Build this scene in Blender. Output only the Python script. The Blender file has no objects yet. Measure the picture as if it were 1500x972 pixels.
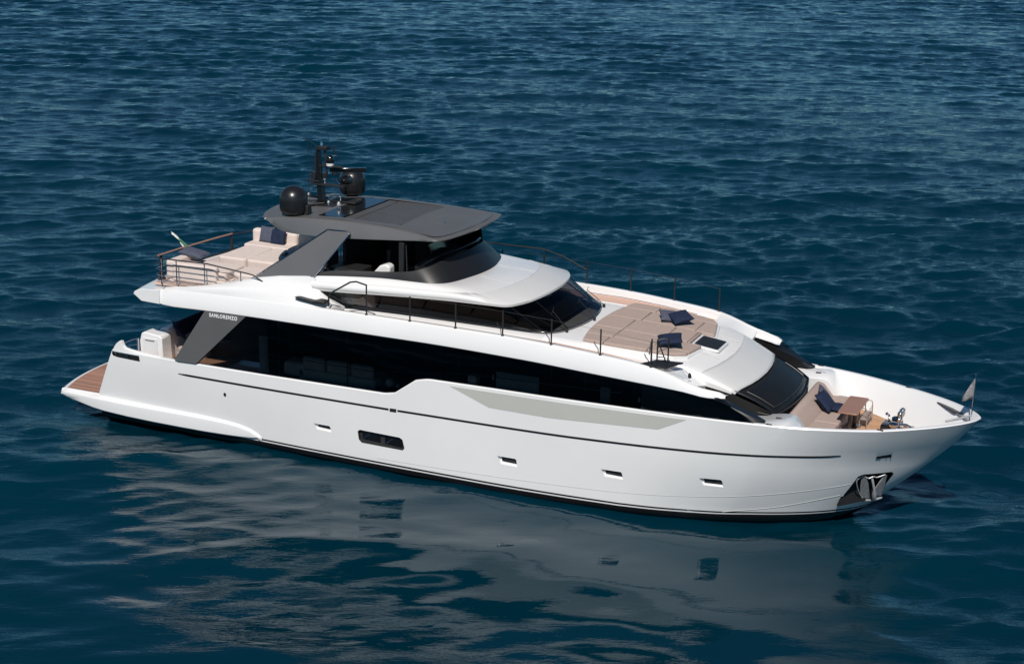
import bpy, bmesh, math, random
import numpy as np
from mathutils import Vector, Matrix
R_ = math.radians
random.seed(7)
S = bpy.context.scene
COL = S.collection

# ------------------------------------------------------------------ camera
CAM = Vector((34.5831, -44.6084, 18.1458))
cam_d = bpy.data.cameras.new('camera'); cam = bpy.data.objects.new('camera', cam_d); COL.objects.link(cam)
rx, ux, fx = (0.91473946, 0.40362697, 0.0183572), (-0.12989773, 0.25075779, 0.95929511), (-0.38259417, 0.87988965, -0.28180827)
cam.matrix_world = Matrix(((rx[0], ux[0], -fx[0], CAM.x), (rx[1], ux[1], -fx[1], CAM.y), (rx[2], ux[2], -fx[2], CAM.z), (0, 0, 0, 1)))
cam_d.sensor_width = 36; cam_d.lens = 57.574; cam_d.clip_end = 20000; cam_d.clip_start = 0.5
S.camera = cam

# ------------------------------------------------------------------ sky, sun, exposure
SUN_DIR = Vector((0.20, -0.74, 0.86)).normalized()       # towards the sun
elev = math.asin(SUN_DIR.z); azim = math.atan2(SUN_DIR.x, SUN_DIR.y)
W = bpy.data.worlds.new('World'); S.world = W; W.use_nodes = True
nt = W.node_tree; bg = nt.nodes['Background']
sky = nt.nodes.new('ShaderNodeTexSky'); sky.sky_type = 'NISHITA'; sky.sun_disc = False
sky.sun_elevation = elev; sky.sun_rotation = azim; sky.altitude = 2500; sky.air_density = 1.0; sky.dust_density = 0.0; sky.ozone_density = 2.5
tnt = nt.nodes.new('ShaderNodeVectorMath'); tnt.operation = 'MULTIPLY'; tnt.inputs[1].default_value = (.56, .90, .98)
nt.links.new(sky.outputs[0], tnt.inputs[0]); nt.links.new(tnt.outputs[0], bg.inputs[0]); bg.inputs[1].default_value = 0.047
sd = bpy.data.lights.new('sun', 'SUN'); sd.energy = 3.3; sd.angle = R_(0.5); sd.color = (1, 0.935, 0.865)
sun = bpy.data.objects.new('sun', sd); COL.objects.link(sun)
sun.rotation_euler = SUN_DIR.to_track_quat('Z', 'Y').to_euler(); sun.location = (0, 0, 60)
S.view_settings.view_transform = 'Standard'; S.view_settings.look = 'None'
S.view_settings.exposure = 0.38; S.view_settings.gamma = 1
S.view_settings.use_curve_mapping = False
S.render.engine = 'CYCLES'
S.cycles.max_bounces = 8; S.cycles.transparent_max_bounces = 12; S.cycles.sample_clamp_indirect = 6

# ------------------------------------------------------------------ materials
def mat(name, col, rough=.5, metal=0., coat=0., noise=None, bump=None, spec=.5, scale3=None, wr=0.):
    m = bpy.data.materials.new(name); m.use_nodes = True
    n = m.node_tree.nodes; l = m.node_tree.links; p = n['Principled BSDF']
    p.inputs['Base Color'].default_value = (*col, 1); p.inputs['Roughness'].default_value = rough
    p.inputs['Metallic'].default_value = metal; p.inputs['Coat Weight'].default_value = coat
    p.inputs['Coat Roughness'].default_value = .10; p.inputs['Specular IOR Level'].default_value = spec
    tc = n.new('ShaderNodeTexCoord')
    if noise:
        sc, amt = noise
        mp = n.new('ShaderNodeMapping'); mp.inputs['Scale'].default_value = scale3 or (1, 1, 1)
        l.new(tc.outputs['Object'], mp.inputs[0])
        t = n.new('ShaderNodeTexNoise'); t.inputs['Scale'].default_value = sc; t.inputs['Detail'].default_value = 5
        l.new(mp.outputs[0], t.inputs[0])
        r = n.new('ShaderNodeMapRange'); r.inputs[1].default_value = .3; r.inputs[2].default_value = .7
        r.inputs[3].default_value = 1 - amt; r.inputs[4].default_value = 1 + amt * .4
        l.new(t.outputs[0], r.inputs[0])
        mx = n.new('ShaderNodeVectorMath'); mx.operation = 'SCALE'; mx.inputs[0].default_value = col
        l.new(r.outputs[0], mx.inputs['Scale']); l.new(mx.outputs[0], p.inputs['Base Color'])
        if wr:
            rr = n.new('ShaderNodeMapRange'); rr.inputs[1].default_value = .3; rr.inputs[2].default_value = .7
            rr.inputs[3].default_value = rough; rr.inputs[4].default_value = rough + wr
            l.new(t.outputs[0], rr.inputs[0]); l.new(rr.outputs[0], p.inputs['Roughness'])
    if bump:
        sc, st = bump
        t2 = n.new('ShaderNodeTexNoise'); t2.inputs['Scale'].default_value = sc; t2.inputs['Detail'].default_value = 3
        l.new(tc.outputs['Object'], t2.inputs[0])
        b = n.new('ShaderNodeBump'); b.inputs['Strength'].default_value = st; b.inputs['Distance'].default_value = .02
        l.new(t2.outputs[0], b.inputs['Height']); l.new(b.outputs[0], p.inputs['Normal'])
    return m

WHITE = mat('white_gelcoat', (.79, .79, .785), .22, coat=.6, noise=(.5, .035), wr=.08)
WHITE2 = mat('non_skid_gelcoat', (.70, .70, .695), .55, noise=(1.1, .04), bump=(60, .15))
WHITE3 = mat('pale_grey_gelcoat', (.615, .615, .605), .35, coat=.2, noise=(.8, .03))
PANEL = mat('beige_grey_paint_and_rail_shade', (.50, .50, .465), .3, coat=.4, noise=(.6, .03))  # side panel paint; also greys the spray rails for their shadow lines
BLACK = mat('black_trim', (.010, .010, .011), .32, coat=.05, noise=(3, .2))
DKGREY = mat('charcoal_frame', (.035, .035, .036), .4, noise=(4, .2))
MATTEBLK = mat('matte_black', (.016, .016, .017), .5, noise=(4, .2))
BLACKPAINT = mat('gloss_black_paint', (.007, .007, .008), .16, coat=.35, noise=(2, .2))
GREY = mat('metallic_grey_paint', (.165, .165, .165), .34, metal=.35, coat=.3, noise=(1.2, .06))
GREYTOP = mat('hardtop_grey_paint', (.125, .123, .122), .5, metal=.2, coat=.1, noise=(1.3, .08))
STEEL = mat('polished_steel', (.62, .62, .63), .14, metal=1, noise=(6, .1))
CHROME = mat('galvanised_steel', (.55, .55, .55), .36, metal=.35, noise=(9, .25))
DKSTEEL = mat('dark_steel', (.10, .10, .105), .3, metal=.8, noise=(6, .1))
BEIGE = mat('taupe_cushion_fabric', (.40, .315, .275), .9, noise=(9, .08), bump=(40, .25), spec=.2)
CREAM = mat('cream_fabric', (.66, .57, .52), .9, noise=(5, .06), bump=(30, .25), spec=.2)
NAVY = mat('navy_fabric', (.016, .026, .058), .85, noise=(18, .3), bump=(60, .3), spec=.2)
SLATE = mat('slate_fabric', (.085, .095, .135), .9, noise=(24, .3), bump=(60, .3), spec=.2)
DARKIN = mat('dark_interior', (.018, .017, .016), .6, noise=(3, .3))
INTSOFA = mat('interior_upholstery', (.62, .58, .54), .9, noise=(5, .12))
CURTAIN = mat('sheer_curtain', (.8, .8, .78), .9, noise=(5, .1))
WICKER = mat('woven_rope', (.36, .29, .26), .85, noise=(60, .25), bump=(90, .4))

def teak(name, axis='X', width=.055, col=(.42, .235, .145), seam=(.10, .055, .035)):
    m = bpy.data.materials.new(name); m.use_nodes = True
    n = m.node_tree.nodes; l = m.node_tree.links; p = n['Principled BSDF']; p.inputs['Roughness'].default_value = .65
    tc = n.new('ShaderNodeTexCoord'); sp = n.new('ShaderNodeSeparateXYZ'); l.new(tc.outputs['Object'], sp.inputs[0])
    d = n.new('ShaderNodeMath'); d.operation = 'DIVIDE'; d.inputs[1].default_value = width
    l.new(sp.outputs[1 if axis == 'X' else 0], d.inputs[0])
    fr = n.new('ShaderNodeMath'); fr.operation = 'FRACT'; l.new(d.outputs[0], fr.inputs[0])
    fl = n.new('ShaderNodeMath'); fl.operation = 'FLOOR'; l.new(d.outputs[0], fl.inputs[0])
    wn = n.new('ShaderNodeTexWhiteNoise'); wn.noise_dimensions = '1D'; l.new(fl.outputs[0], wn.inputs['W'])
    mp = n.new('ShaderNodeMapping'); mp.inputs['Scale'].default_value = (1.2, 22, 1) if axis == 'X' else (22, 1.2, 1)
    l.new(tc.outputs['Object'], mp.inputs[0])
    ns = n.new('ShaderNodeTexNoise'); ns.inputs['Scale'].default_value = 2.2; ns.inputs['Detail'].default_value = 6
    l.new(mp.outputs[0], ns.inputs[0])
    a = n.new('ShaderNodeMath'); a.operation = 'ADD'; l.new(wn.outputs[0], a.inputs[0]); l.new(ns.outputs[0], a.inputs[1])
    mr = n.new('ShaderNodeMapRange'); mr.inputs[1].default_value = .4; mr.inputs[2].default_value = 1.6
    mr.inputs[3].default_value = .72; mr.inputs[4].default_value = 1.2; l.new(a.outputs[0], mr.inputs[0])
    sc = n.new('ShaderNodeVectorMath'); sc.operation = 'SCALE'; sc.inputs[0].default_value = col; l.new(mr.outputs[0], sc.inputs['Scale'])
    gt = n.new('ShaderNodeMath'); gt.operation = 'GREATER_THAN'; gt.inputs[1].default_value = .88; l.new(fr.outputs[0], gt.inputs[0])
    mx = n.new('ShaderNodeMix'); mx.data_type = 'RGBA'; l.new(gt.outputs[0], mx.inputs[0]); l.new(sc.outputs[0], mx.inputs[6])
    mx.inputs[7].default_value = (*seam, 1); l.new(mx.outputs[2], p.inputs['Base Color'])
    return m
TEAKX = teak('teak_planks_fore_and_aft', 'X')
TEAKY = teak('teak_planks_athwart', 'X', .14, (.36, .20, .14), (.24, .12, .08))
TEAKR = mat('varnished_teak', (.34, .18, .125), .4, coat=.2, noise=(3, .2), scale3=(1, 12, 12))
TEAKPALE = mat('washed_teak_walkway', (.66, .44, .35), .7, noise=(4, .1), scale3=(1, 14, 1))

def glass(name, tint=.3, rough=.02, spec=(.9, .9, .9), ior=1.38):
    m = bpy.data.materials.new(name); m.use_nodes = True
    n = m.node_tree.nodes; l = m.node_tree.links; n.remove(n['Principled BSDF'])
    out = n['Material Output']
    tr = n.new('ShaderNodeBsdfTransparent'); tr.inputs[0].default_value = (tint, tint, tint * 1.0, 1)
    gl = n.new('ShaderNodeBsdfGlossy'); gl.inputs['Roughness'].default_value = rough; gl.inputs[0].default_value = (*spec, 1)
    fr = n.new('ShaderNodeFresnel'); fr.inputs[0].default_value = ior
    tcx = n.new('ShaderNodeTexCoord'); nz = n.new('ShaderNodeTexNoise'); nz.inputs['Scale'].default_value = .9; nz.inputs['Detail'].default_value = 1
    l.new(tcx.outputs['Object'], nz.inputs[0]); bp = n.new('ShaderNodeBump'); bp.inputs['Strength'].default_value = .06; bp.inputs['Distance'].default_value = .05
    l.new(nz.outputs[0], bp.inputs['Height']); l.new(bp.outputs[0], gl.inputs['Normal'])
    mx = n.new('ShaderNodeMixShader'); l.new(fr.outputs[0], mx.inputs[0]); l.new(tr.outputs[0], mx.inputs[1]); l.new(gl.outputs[0], mx.inputs[2])
    l.new(mx.outputs[0], out.inputs[0])
    return m
PGLASS = mat('porthole_glass', (.035, .036, .038), .15, noise=(7, .6))
GLASS = glass('tinted_saloon_glass', .40)
GLASSCLEAR = glass('lightly_tinted_glass', .75, spec=(.45, .52, .6))
GLASSDK = glass('dark_windscreen_glass', .30, spec=(.45, .52, .6), ior=1.3)
def mixmat():  # boot top stripes on the hull by height (real paint lines)
    m = mat('hull_paint', (.79, .79, .785), .2, coat=.6)
    n = m.node_tree.nodes; l = m.node_tree.links; p = n['Principled BSDF']
    tc = n.new('ShaderNodeTexCoord'); sp = n.new('ShaderNodeSeparateXYZ'); l.new(tc.outputs['Object'], sp.inputs[0])
    mr = n.new('ShaderNodeMapRange'); mr.inputs[1].default_value = -1; mr.inputs[2].default_value = 1; l.new(sp.outputs[2], mr.inputs[0])
    cr = n.new('ShaderNodeValToRGB'); cr.color_ramp.interpolation = 'CONSTANT'
    e = cr.color_ramp.elements; e[0].position = 0; e[0].color = (.012, .010, .010, 1)
    e[1].position = (.165 + 1) / 2; e[1].color = (.79, .79, .785, 1)
    k = e.new((.205 + 1) / 2); k.color = (.012, .010, .010, 1)
    k = e.new((.262 + 1) / 2); k.color = (.79, .79, .785, 1)
    l.new(mr.outputs[0], cr.inputs[0])
    t = n.new('ShaderNodeTexNoise'); t.inputs['Scale'].default_value = .45; t.inputs['Detail'].default_value = 5; l.new(tc.outputs['Object'], t.inputs[0])
    r = n.new('ShaderNodeMapRange'); r.inputs[1].default_value = .3; r.inputs[2].default_value = .7; r.inputs[3].default_value = .965; r.inputs[4].default_value = 1.02
    l.new(t.outputs[0], r.inputs[0]); sc = n.new('ShaderNodeVectorMath'); sc.operation = 'SCALE'
    l.new(cr.outputs[0], sc.inputs[0]); l.new(r.outputs[0], sc.inputs['Scale']); l.new(sc.outputs[0], p.inputs['Base Color'])
    return m
HULLM = mixmat()

# ------------------------------------------------------------------ mesh helpers
def link(name, me, m, parent=None, smooth=35):
    o = bpy.data.objects.new(name, me); COL.objects.link(o)
    if m: me.materials.append(m)
    if parent: o.parent = parent
    if smooth:
        me.shade_smooth(); me.set_sharp_from_angle(angle=R_(smooth))
    return o
def finish(bm, name, m, parent=None, smooth=35, bevel=0, seg=2, solid=0, subd=0):
    bmesh.ops.recalc_face_normals(bm, faces=bm.faces)
    me = bpy.data.meshes.new(name); bm.to_mesh(me); bm.free()
    o = link(name, me, m, parent, smooth)
    if solid:
        k = o.modifiers.new('thickness', 'SOLIDIFY'); k.thickness = abs(solid); k.offset = -1 if solid > 0 else 1
    if bevel:
        k = o.modifiers.new('bevel', 'BEVEL'); k.width = bevel; k.segments = seg; k.limit_method = 'ANGLE'; k.angle_limit = R_(30)
    if subd:
        k = o.modifiers.new('sub', 'SUBSURF'); k.levels = subd; k.render_levels = subd
    return o
def bgrid(bm, rows, loop=False, close_rows=False, caps=False):
    V = [[bm.verts.new(p) for p in r] for r in rows]
    nr = len(V); nc = len(V[0])
    for i in range(nr - (0 if close_rows else 1)):
        a, b = V[i], V[(i + 1) % nr]
        for j in range(nc - (0 if loop else 1)):
            k = (j + 1) % nc
            q = [a[j], a[k], b[k], b[j]]
            u = []
            for v in q:
                if all((v.co - w.co).length > 1e-5 for w in u): u.append(v)
            if len(u) > 2:
                try: bm.faces.new(u)
                except ValueError: pass
    if caps:
        for r in (V[0], V[-1]):
            u = []
            for v in r:
                if all((v.co - w.co).length > 1e-5 for w in u): u.append(v)
            if len(u) > 2:
                try: bm.faces.new(u)
                except ValueError: pass
    return V
def mirror(bm, merge=1e-4):
    g = bm.verts[:] + bm.edges[:] + bm.faces[:]
    d = bmesh.ops.duplicate(bm, geom=g)
    nv = [v for v in d['geom'] if isinstance(v, bmesh.types.BMVert)]
    nf = [f for f in d['geom'] if isinstance(f, bmesh.types.BMFace)]
    for v in nv: v.co.y *= -1
    bmesh.ops.reverse_faces(bm, faces=nf)
    bmesh.ops.remove_doubles(bm, verts=bm.verts[:], dist=merge)
def box(bm, c, s, rot=None):
    r = bmesh.ops.create_cube(bm, size=1)
    M = Matrix.Translation(c) @ (rot.to_4x4() if rot else Matrix()) @ Matrix.Diagonal((*s, 1))
    bmesh.ops.transform(bm, matrix=M, verts=r['verts']); return r['verts']
def tube(bm, pts, r, n=8, cap=True):
    pts = [Vector(p) for p in pts]; rows = []
    prev = None
    for i, p in enumerate(pts):
        t = (pts[min(i + 1, len(pts) - 1)] - pts[max(i - 1, 0)]).normalized()
        if prev is None:
            a = Vector((0, 0, 1)) if abs(t.z) < .9 else Vector((1, 0, 0)); u = t.cross(a).normalized()
        else:
            u = (prev - t * prev.dot(t)).normalized()
        prev = u; w = t.cross(u); rr = r[i] if isinstance(r, (list, tuple)) else r
        rows.append([p + (u * math.cos(2 * math.pi * k / n) + w * math.sin(2 * math.pi * k / n)) * rr for k in range(n)])
    bgrid(bm, rows, loop=True, caps=cap)
def lathe(bm, prof, c=(0, 0, 0), n=32, axis=None):
    rows = [[Vector((r * math.cos(2 * math.pi * k / n), r * math.sin(2 * math.pi * k / n), z)) for k in range(n)] for r, z in prof]
    V = bgrid(bm, rows, loop=True)
    vs = list({v for r in V for v in r})
    for r in (V[0], V[-1]):
        if prof[0 if r is V[0] else -1][0] > 1e-4:
            try: bm.faces.new(r)
            except ValueError: pass
    M = Matrix.Translation(c) @ (axis.to_4x4() if axis else Matrix())
    bmesh.ops.transform(bm, matrix=M, verts=vs)
    bmesh.ops.remove_doubles(bm, verts=vs, dist=1e-5)
def cat(pts, n=6):
    P = [Vector(p) for p in pts]; out = []
    for i in range(len(P) - 1):
        p0 = P[i - 1] if i else P[0] * 2 - P[1]; p1, p2 = P[i], P[i + 1]; p3 = P[i + 2] if i + 2 < len(P) else P[-1] * 2 - P[-2]
        for k in range(n):
            t = k / n
            out.append(.5 * ((2 * p1) + (p2 - p0) * t + (2 * p0 - 5 * p1 + 4 * p2 - p3) * t * t + (3 * p1 - p0 - 3 * p2 + p3) * t ** 3))
    out.append(P[-1]); return out
def full(half, n=6):                   # starboard half ring (positive half-breadths) to a full smoothed ring
    a = [(x, -y, z) for x, y, z in half]; b = [(x, y, z) for x, y, z in half[:-1]][::-1]
    return cat(a + b, n)
def prism(bm, poly, axis, lo, hi):     # polygon in the plane normal to axis, pushed from lo to hi
    def P(a, b, t): return {'x': (t, a, b), 'y': (a, t, b), 'z': (a, b, t)}[axis]
    A = [bm.verts.new(P(a, b, lo)) for a, b in poly]; B = [bm.verts.new(P(a, b, hi)) for a, b in poly]
    n = len(poly); bm.faces.new(A); bm.faces.new(B[::-1])
    for i in range(n): bm.faces.new([A[i], B[i], B[(i + 1) % n], A[(i + 1) % n]])
def rrect(x0, x1, y0, y1, r, n=4):
    o = []
    for cx, cy, a in ((x1 - r, y1 - r, 0), (x0 + r, y1 - r, 90), (x0 + r, y0 + r, 180), (x1 - r, y0 + r, 270)):
        for k in range(n + 1):
            t = R_(a + 90 * k / n); o.append((cx + r * math.cos(t), cy + r * math.sin(t)))
    return o
def B_(): return bmesh.new()
def empty(name, loc, label=None, catg=None, group=None, kind=None, rz=0):
    o = bpy.data.objects.new(name, None); COL.objects.link(o); o.location = loc; o.rotation_euler = (0, 0, rz)
    tag(o, label, catg, group, kind); return o
def tag(o, label=None, catg=None, group=None, kind=None):
    if label: o['label'] = label
    if catg: o['category'] = catg
    if group: o['group'] = group
    if kind: o['kind'] = kind
    return o

# ------------------------------------------------------------------ hull form
STEM_Z = [-.75, .08, .49, 1.04, 1.55, 2.04, 2.68, 3.31]
STEM_X = [25.3, 26.42, 26.83, 27.42, 27.94, 28.41, 29.0, 29.46]
def pch(x, X, Y):                       # monotone cubic
    X = np.asarray(X, float); Y = np.asarray(Y, float); h = np.diff(X); d = np.diff(Y) / h
    m = np.zeros_like(Y)
    for i in range(1, len(X) - 1):
        if d[i - 1] * d[i] > 0:
            w1 = 2 * h[i] + h[i - 1]; w2 = h[i] + 2 * h[i - 1]; m[i] = (w1 + w2) / (w1 / d[i - 1] + w2 / d[i])
    m[0] = d[0]; m[-1] = d[-1]
    x = min(max(x, X[0]), X[-1]); i = min(max(np.searchsorted(X, x) - 1, 0), len(X) - 2)
    t = (x - X[i]) / h[i]
    return float((2 * t**3 - 3 * t**2 + 1) * Y[i] + (t**3 - 2 * t**2 + t) * h[i] * m[i] + (-2 * t**3 + 3 * t**2) * Y[i + 1] + (t**3 - t**2) * h[i] * m[i + 1])
AX = [0, 1, 2, 4, 6, 8, 10, 13, 16, 18, 20]
AS = [3.02, 3.12, 3.2, 3.31, 3.37, 3.41, 3.43, 3.45, 3.45, 3.44, 3.38]
AW = [2.9, 3.0, 3.05, 3.14, 3.22, 3.28, 3.36, 3.43, 3.45, 3.39, 3.25]
GS = ([0, .106, .285, .444, .58, .74, .846, .93, .983, 1], [3.38, 3.35, 3.25, 3.08, 2.8, 2.21, 1.6, .95, .35, 0])
GK = ([0, .106, .285, .444, .58, .74, .846, .93, .983, 1], [3.38, 3.33, 3.17, 2.90, 2.50, 1.80, 1.19, .62, .2, 0])
GW = ([0, .154, .277, .415, .56, .69, .83, .954, 1], [3.25, 3.08, 2.87, 2.6, 2.18, 1.77, 1.2, .45, 0])
ZK = 2.08
def H(x, z):                            # hull half breadth
    zz = min(max(z, -.75), 3.31); xe = pch(zz, STEM_Z, STEM_X)
    if x >= xe: return 0.
    def lv(A, G): return pch(x, AX, A) if x < 20 else pch((x - 20) / (xe - 20), *G)
    w = lv(AW, GW); k = lv(AS, GK); s = lv(AS, GS)
    if zz >= ZK: t = (zz - ZK) / (3.25 - ZK); return k + (s - k) * t
    if zz >= .2: t = (zz - .2) / (ZK - .2); return w + (k - w) * (1 - (1 - t) ** 1.35)
    t = (.2 - zz) / .95; return max(w * (1 - .42 * t * t), 0)
def sheer(x):
    return float(np.interp(x, [0, 4.8, 8.6, 12.55, 12.9, 13.6, 14.0, 16, 24, 27, 29.46], [2.40, 2.41, 2.44, 2.49, 2.56, 3.06, 3.15, 3.17, 3.22, 3.22, 3.31]))

yacht = empty('motor_yacht', (13, 0, 0), 'long white motor yacht with black window bands and grey hardtop, floating on dark blue sea', 'motor yacht')
class YP:  # parent shift keeps world coordinates while the yacht's origin sits amidships
    pass
yacht.location = (0, 0, 0)

# main hull solid: outer skin, capping, inner bulwark, deck
bm = B_()
rows = []
xs = sorted(set([1.75, 2.0, 2.4, 2.55, 2.7, 3.0, 3.5] + list(np.arange(4, 12.4, .5)) + [12.5, 12.62, 12.75, 12.9, 13.1, 13.35, 13.6, 13.8, 13.95, 14.1, 14.5] +
                list(np.arange(15, 24.3, .5)) + [24.38, 24.42] + list(np.arange(24.6, 29.2, .22)) + [29.2, 29.32, 29.40, 29.44]))
U = [0, .06, .16, .3, .45, .6, .75, .88, 1]
def sternx(x, z):                       # raked, rounded aft end of the topsides
    return x
for x in xs:
    zs = sheer(x)
    zl = [-.75, -.4, 0, .125, .2, .5, .8, 1.1, 1.45, 1.8, ZK, ZK + (zs - ZK) * .35, ZK + (zs - ZK) * .7, zs - .03]
    row = []
    x_ = x
    for z in zl:
        xe = pch(z, STEM_Z, STEM_X)
        if x > 20: X = 20 + (x - 20) / (29.46 - 20) * (xe - 20)
        elif x < 3.2: X = x + (z - .8) * .45 * (3.2 - x) / 1.45 if z > .8 else x
        else: X = x
        row.append((X, -H(X, z) if x < 29.44 else -0.001, z))
    y = H(x, zs); cap = min(.13, y * .5)
    X = row[-1][0]; X0 = X
    zd = 1.72 if x < 4.3 else (1.9 if x < 24.4 else 2.32)
    row.append((X, -(y - .02) if y > .05 else -.001, zs)); row.append((X, -(y - cap), zs)); row.append((X, -(y - cap - .02) if y > .2 else -.0005, zs - .03))
    zin = max(zd, ZK) if x > 20 else zd
    Xm = min(X, pch((zd + zs) / 2, STEM_Z, STEM_X) - .28); Xd = min(X, pch(zd, STEM_Z, STEM_X) - .30)
    yi = min(max(H(Xd, zd) - .17, .02), max(y - cap - .02, .02)) if x > 20 else min(H(X, zd + .1) - .17, y - cap - .02)
    ym = min(max(H(Xm, (zd + zs) / 2) - .15, .03), max((y - cap + yi) / 2 + .3, .03)) if x > 20 else (yi + y - cap) / 2
    if x > 28.6: ym = min(ym, H(Xm, (zd + zs) / 2) * .6); yi = min(yi, H(Xd, zd) * .55)
    if x > 29.42: ym = yi = .0005
    row.append((Xm, -ym, (zd + zs) / 2)); row.append((Xd, -yi, zd)); row.append((Xd, 0, zd))
    row.insert(0, (row[0][0], 0, -.75))
    rows.append(row)
V = bgrid(bm, rows, caps=True)
mirror(bm, 2e-3)
hull = finish(bm, 'hull', HULLM, yacht, smooth=28)

def hp(x, z, off=0.):                   # point on starboard topsides, pushed out by off
    e = .03
    y = H(x, z); dx = (H(x + e, z) - H(x - e, z)) / (2 * e); dz = (H(x, z + e) - H(x, z - e)) / (2 * e)
    n = Vector((-dx, -1, -dz)) if False else Vector((-dx, -1, dz * -1 * -1 * -1)); n = Vector((-dx, -1, -dz)); n.normalize()
    return Vector((x, -y, z)) + n * off
def conform(name, poly, off, thick, m, parent, step=.2, side=-1, smooth=30):
    bm = B_(); f = bm.faces.new([bm.verts.new((a, 0, b)) for a, b in poly])
    x0 = min(p[0] for p in poly); x1 = max(p[0] for p in poly); z0 = min(p[1] for p in poly); z1 = max(p[1] for p in poly)
    for ax, lo, hi in ((0, x0, x1), (2, z0, z1)):
        k = lo + step
        while k < hi - .01:
            co = [0, 0, 0]; no = [0, 0, 0]; co[ax] = k; no[ax] = 1
            bmesh.ops.bisect_plane(bm, geom=bm.verts[:] + bm.edges[:] + bm.faces[:], plane_co=co, plane_no=no); k += step
    ex = bmesh.ops.extrude_face_region(bm, geom=bm.faces[:])
    outer = {v for v in ex['geom'] if isinstance(v, bmesh.types.BMVert)}
    for v in bm.verts:
        p = hp(v.co.x, v.co.z, off if v in outer else off - thick); v.co = p
    if side > 0:
        for v in bm.verts: v.co.y *= -1
    return finish(bm, name, m, parent, smooth=smooth)
def strip(name, path, w, off, m, parent, side=-1, n=5, back=.02, taper=(1, 1)):   # moulding of width w running along (x, z) path
    P0 = [(p.x, p.z) for p in cat([(a, 0, b) for a, b in path], n)]
    xa = np.arange(P0[0][0], P0[-1][0], .12); P = [(float(x), float(np.interp(x, [p[0] for p in P0], [p[1] for p in P0]))) for x in xa] + [P0[-1]]
    bm = B_(); rows = []
    for i, (x, z) in enumerate(P):
        ww = w * max(min(1, .25 + (i if taper[0] else 9) * .3, .25 + ((len(P) - 1 - i) if taper[1] else 9) * .3), .1)
        rows.append([hp(x, z - ww / 2, -back), hp(x, z - ww / 2 * .7, off), hp(x, z + ww / 2 * .7, off), hp(x, z + ww / 2, -back)])
    bgrid(bm, rows, loop=True, caps=True)
    if side > 0:
        for v in bm.verts: v.co.y *= -1
    return finish(bm, name, m, parent, smooth=30)

# recesses cut in the starboard and port topsides
def cutter(poly, depth, xc=None):
    bm = B_(); x = sum(p[0] for p in poly) / len(poly); z = sum(p[1] for p in poly) / len(poly)
    y = H(x, z); dx = (H(x + .05, z) - H(x - .05, z)) / .1
    A = [bm.verts.new((a, -(H(a, b) + .25), b)) for a, b in poly]; B = [bm.verts.new((a, -(y + dx * (a - x) - depth), b)) for a, b in poly]
    n = len(poly); bm.faces.new(A); bm.faces.new(B[::-1])
    for i in range(n): bm.faces.new([A[i], B[i], B[(i + 1) % n], A[(i + 1) % n]])
    mirror(bm); return bm
PORTS = [(10.06, 10.69, .93, 1.13), (16.29, 16.93, .88, 1.13), (19.50, 20.16, 1.01, 1.24), (22.33, 22.99, 1.12, 1.36)]
cutbm = []; PPOLY = []
for x0, x1, z0, z1 in PORTS:
    pp = [(x0, z1 - .005), (x0 + .05, z1), (x1 - .07, z1), (x1 - .03, z1 - .04), (x1, z0), (x0 + .12, z0 + .02), (x0 + .08, z0 + .06)]
    PPOLY.append(pp); cutbm.append(cutter(pp, .16))
DBL = [(11.62, 1.13), (11.70, 1.19), (13.06, 1.165), (13.16, 1.11), (13.23, .85), (13.17, .77), (11.76, .78), (11.66, .87)]
cutbm.append(cutter(DBL, .14))
POCK = [(25.86, .50), (25.98, .80), (26.03, .82), (26.44, 1.53), (26.56, 1.59), (27.25, 1.60), (27.28, 1.53), (27.02, 1.06), (26.88, .72), (26.64, .53), (26.40, .53), (25.89, .46)]
cutbm.append(cutter(POCK, .25))
VENT = [(26.89, 2.14), (26.92, 2.25), (27.28, 2.31), (27.27, 2.19)]
cutbm.append(cutter(VENT, .08))
SV = [(2.47, 2.36), (2.44, 2.26), (2.48, 2.19), (2.66, 2.16), (3.58, 2.15), (3.55, 2.34)]
cutbm.append(cutter(SV, .12))
dep = None
for cb in cutbm:
    bmesh.ops.recalc_face_normals(cb, faces=cb.faces); me = bpy.data.meshes.new('cut'); cb.to_mesh(me); cb.free()
    co = bpy.data.objects.new('cut', me); COL.objects.link(co)
    md = hull.modifiers.new('b', 'BOOLEAN'); md.object = co; md.operation = 'DIFFERENCE'; md.solver = 'EXACT'
    dg = bpy.context.evaluated_depsgraph_get(); ev = hull.evaluated_get(dg)
    nm = bpy.data.meshes.new_from_object(ev); hull.modifiers.clear(); old = hull.data; hull.data = nm; nm.name = 'hull'
    bpy.data.meshes.remove(old); bpy.data.objects.remove(co); bpy.data.meshes.remove(me)
hull.data.shade_smooth(); hull.data.set_sharp_from_angle(angle=R_(28))

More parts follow.
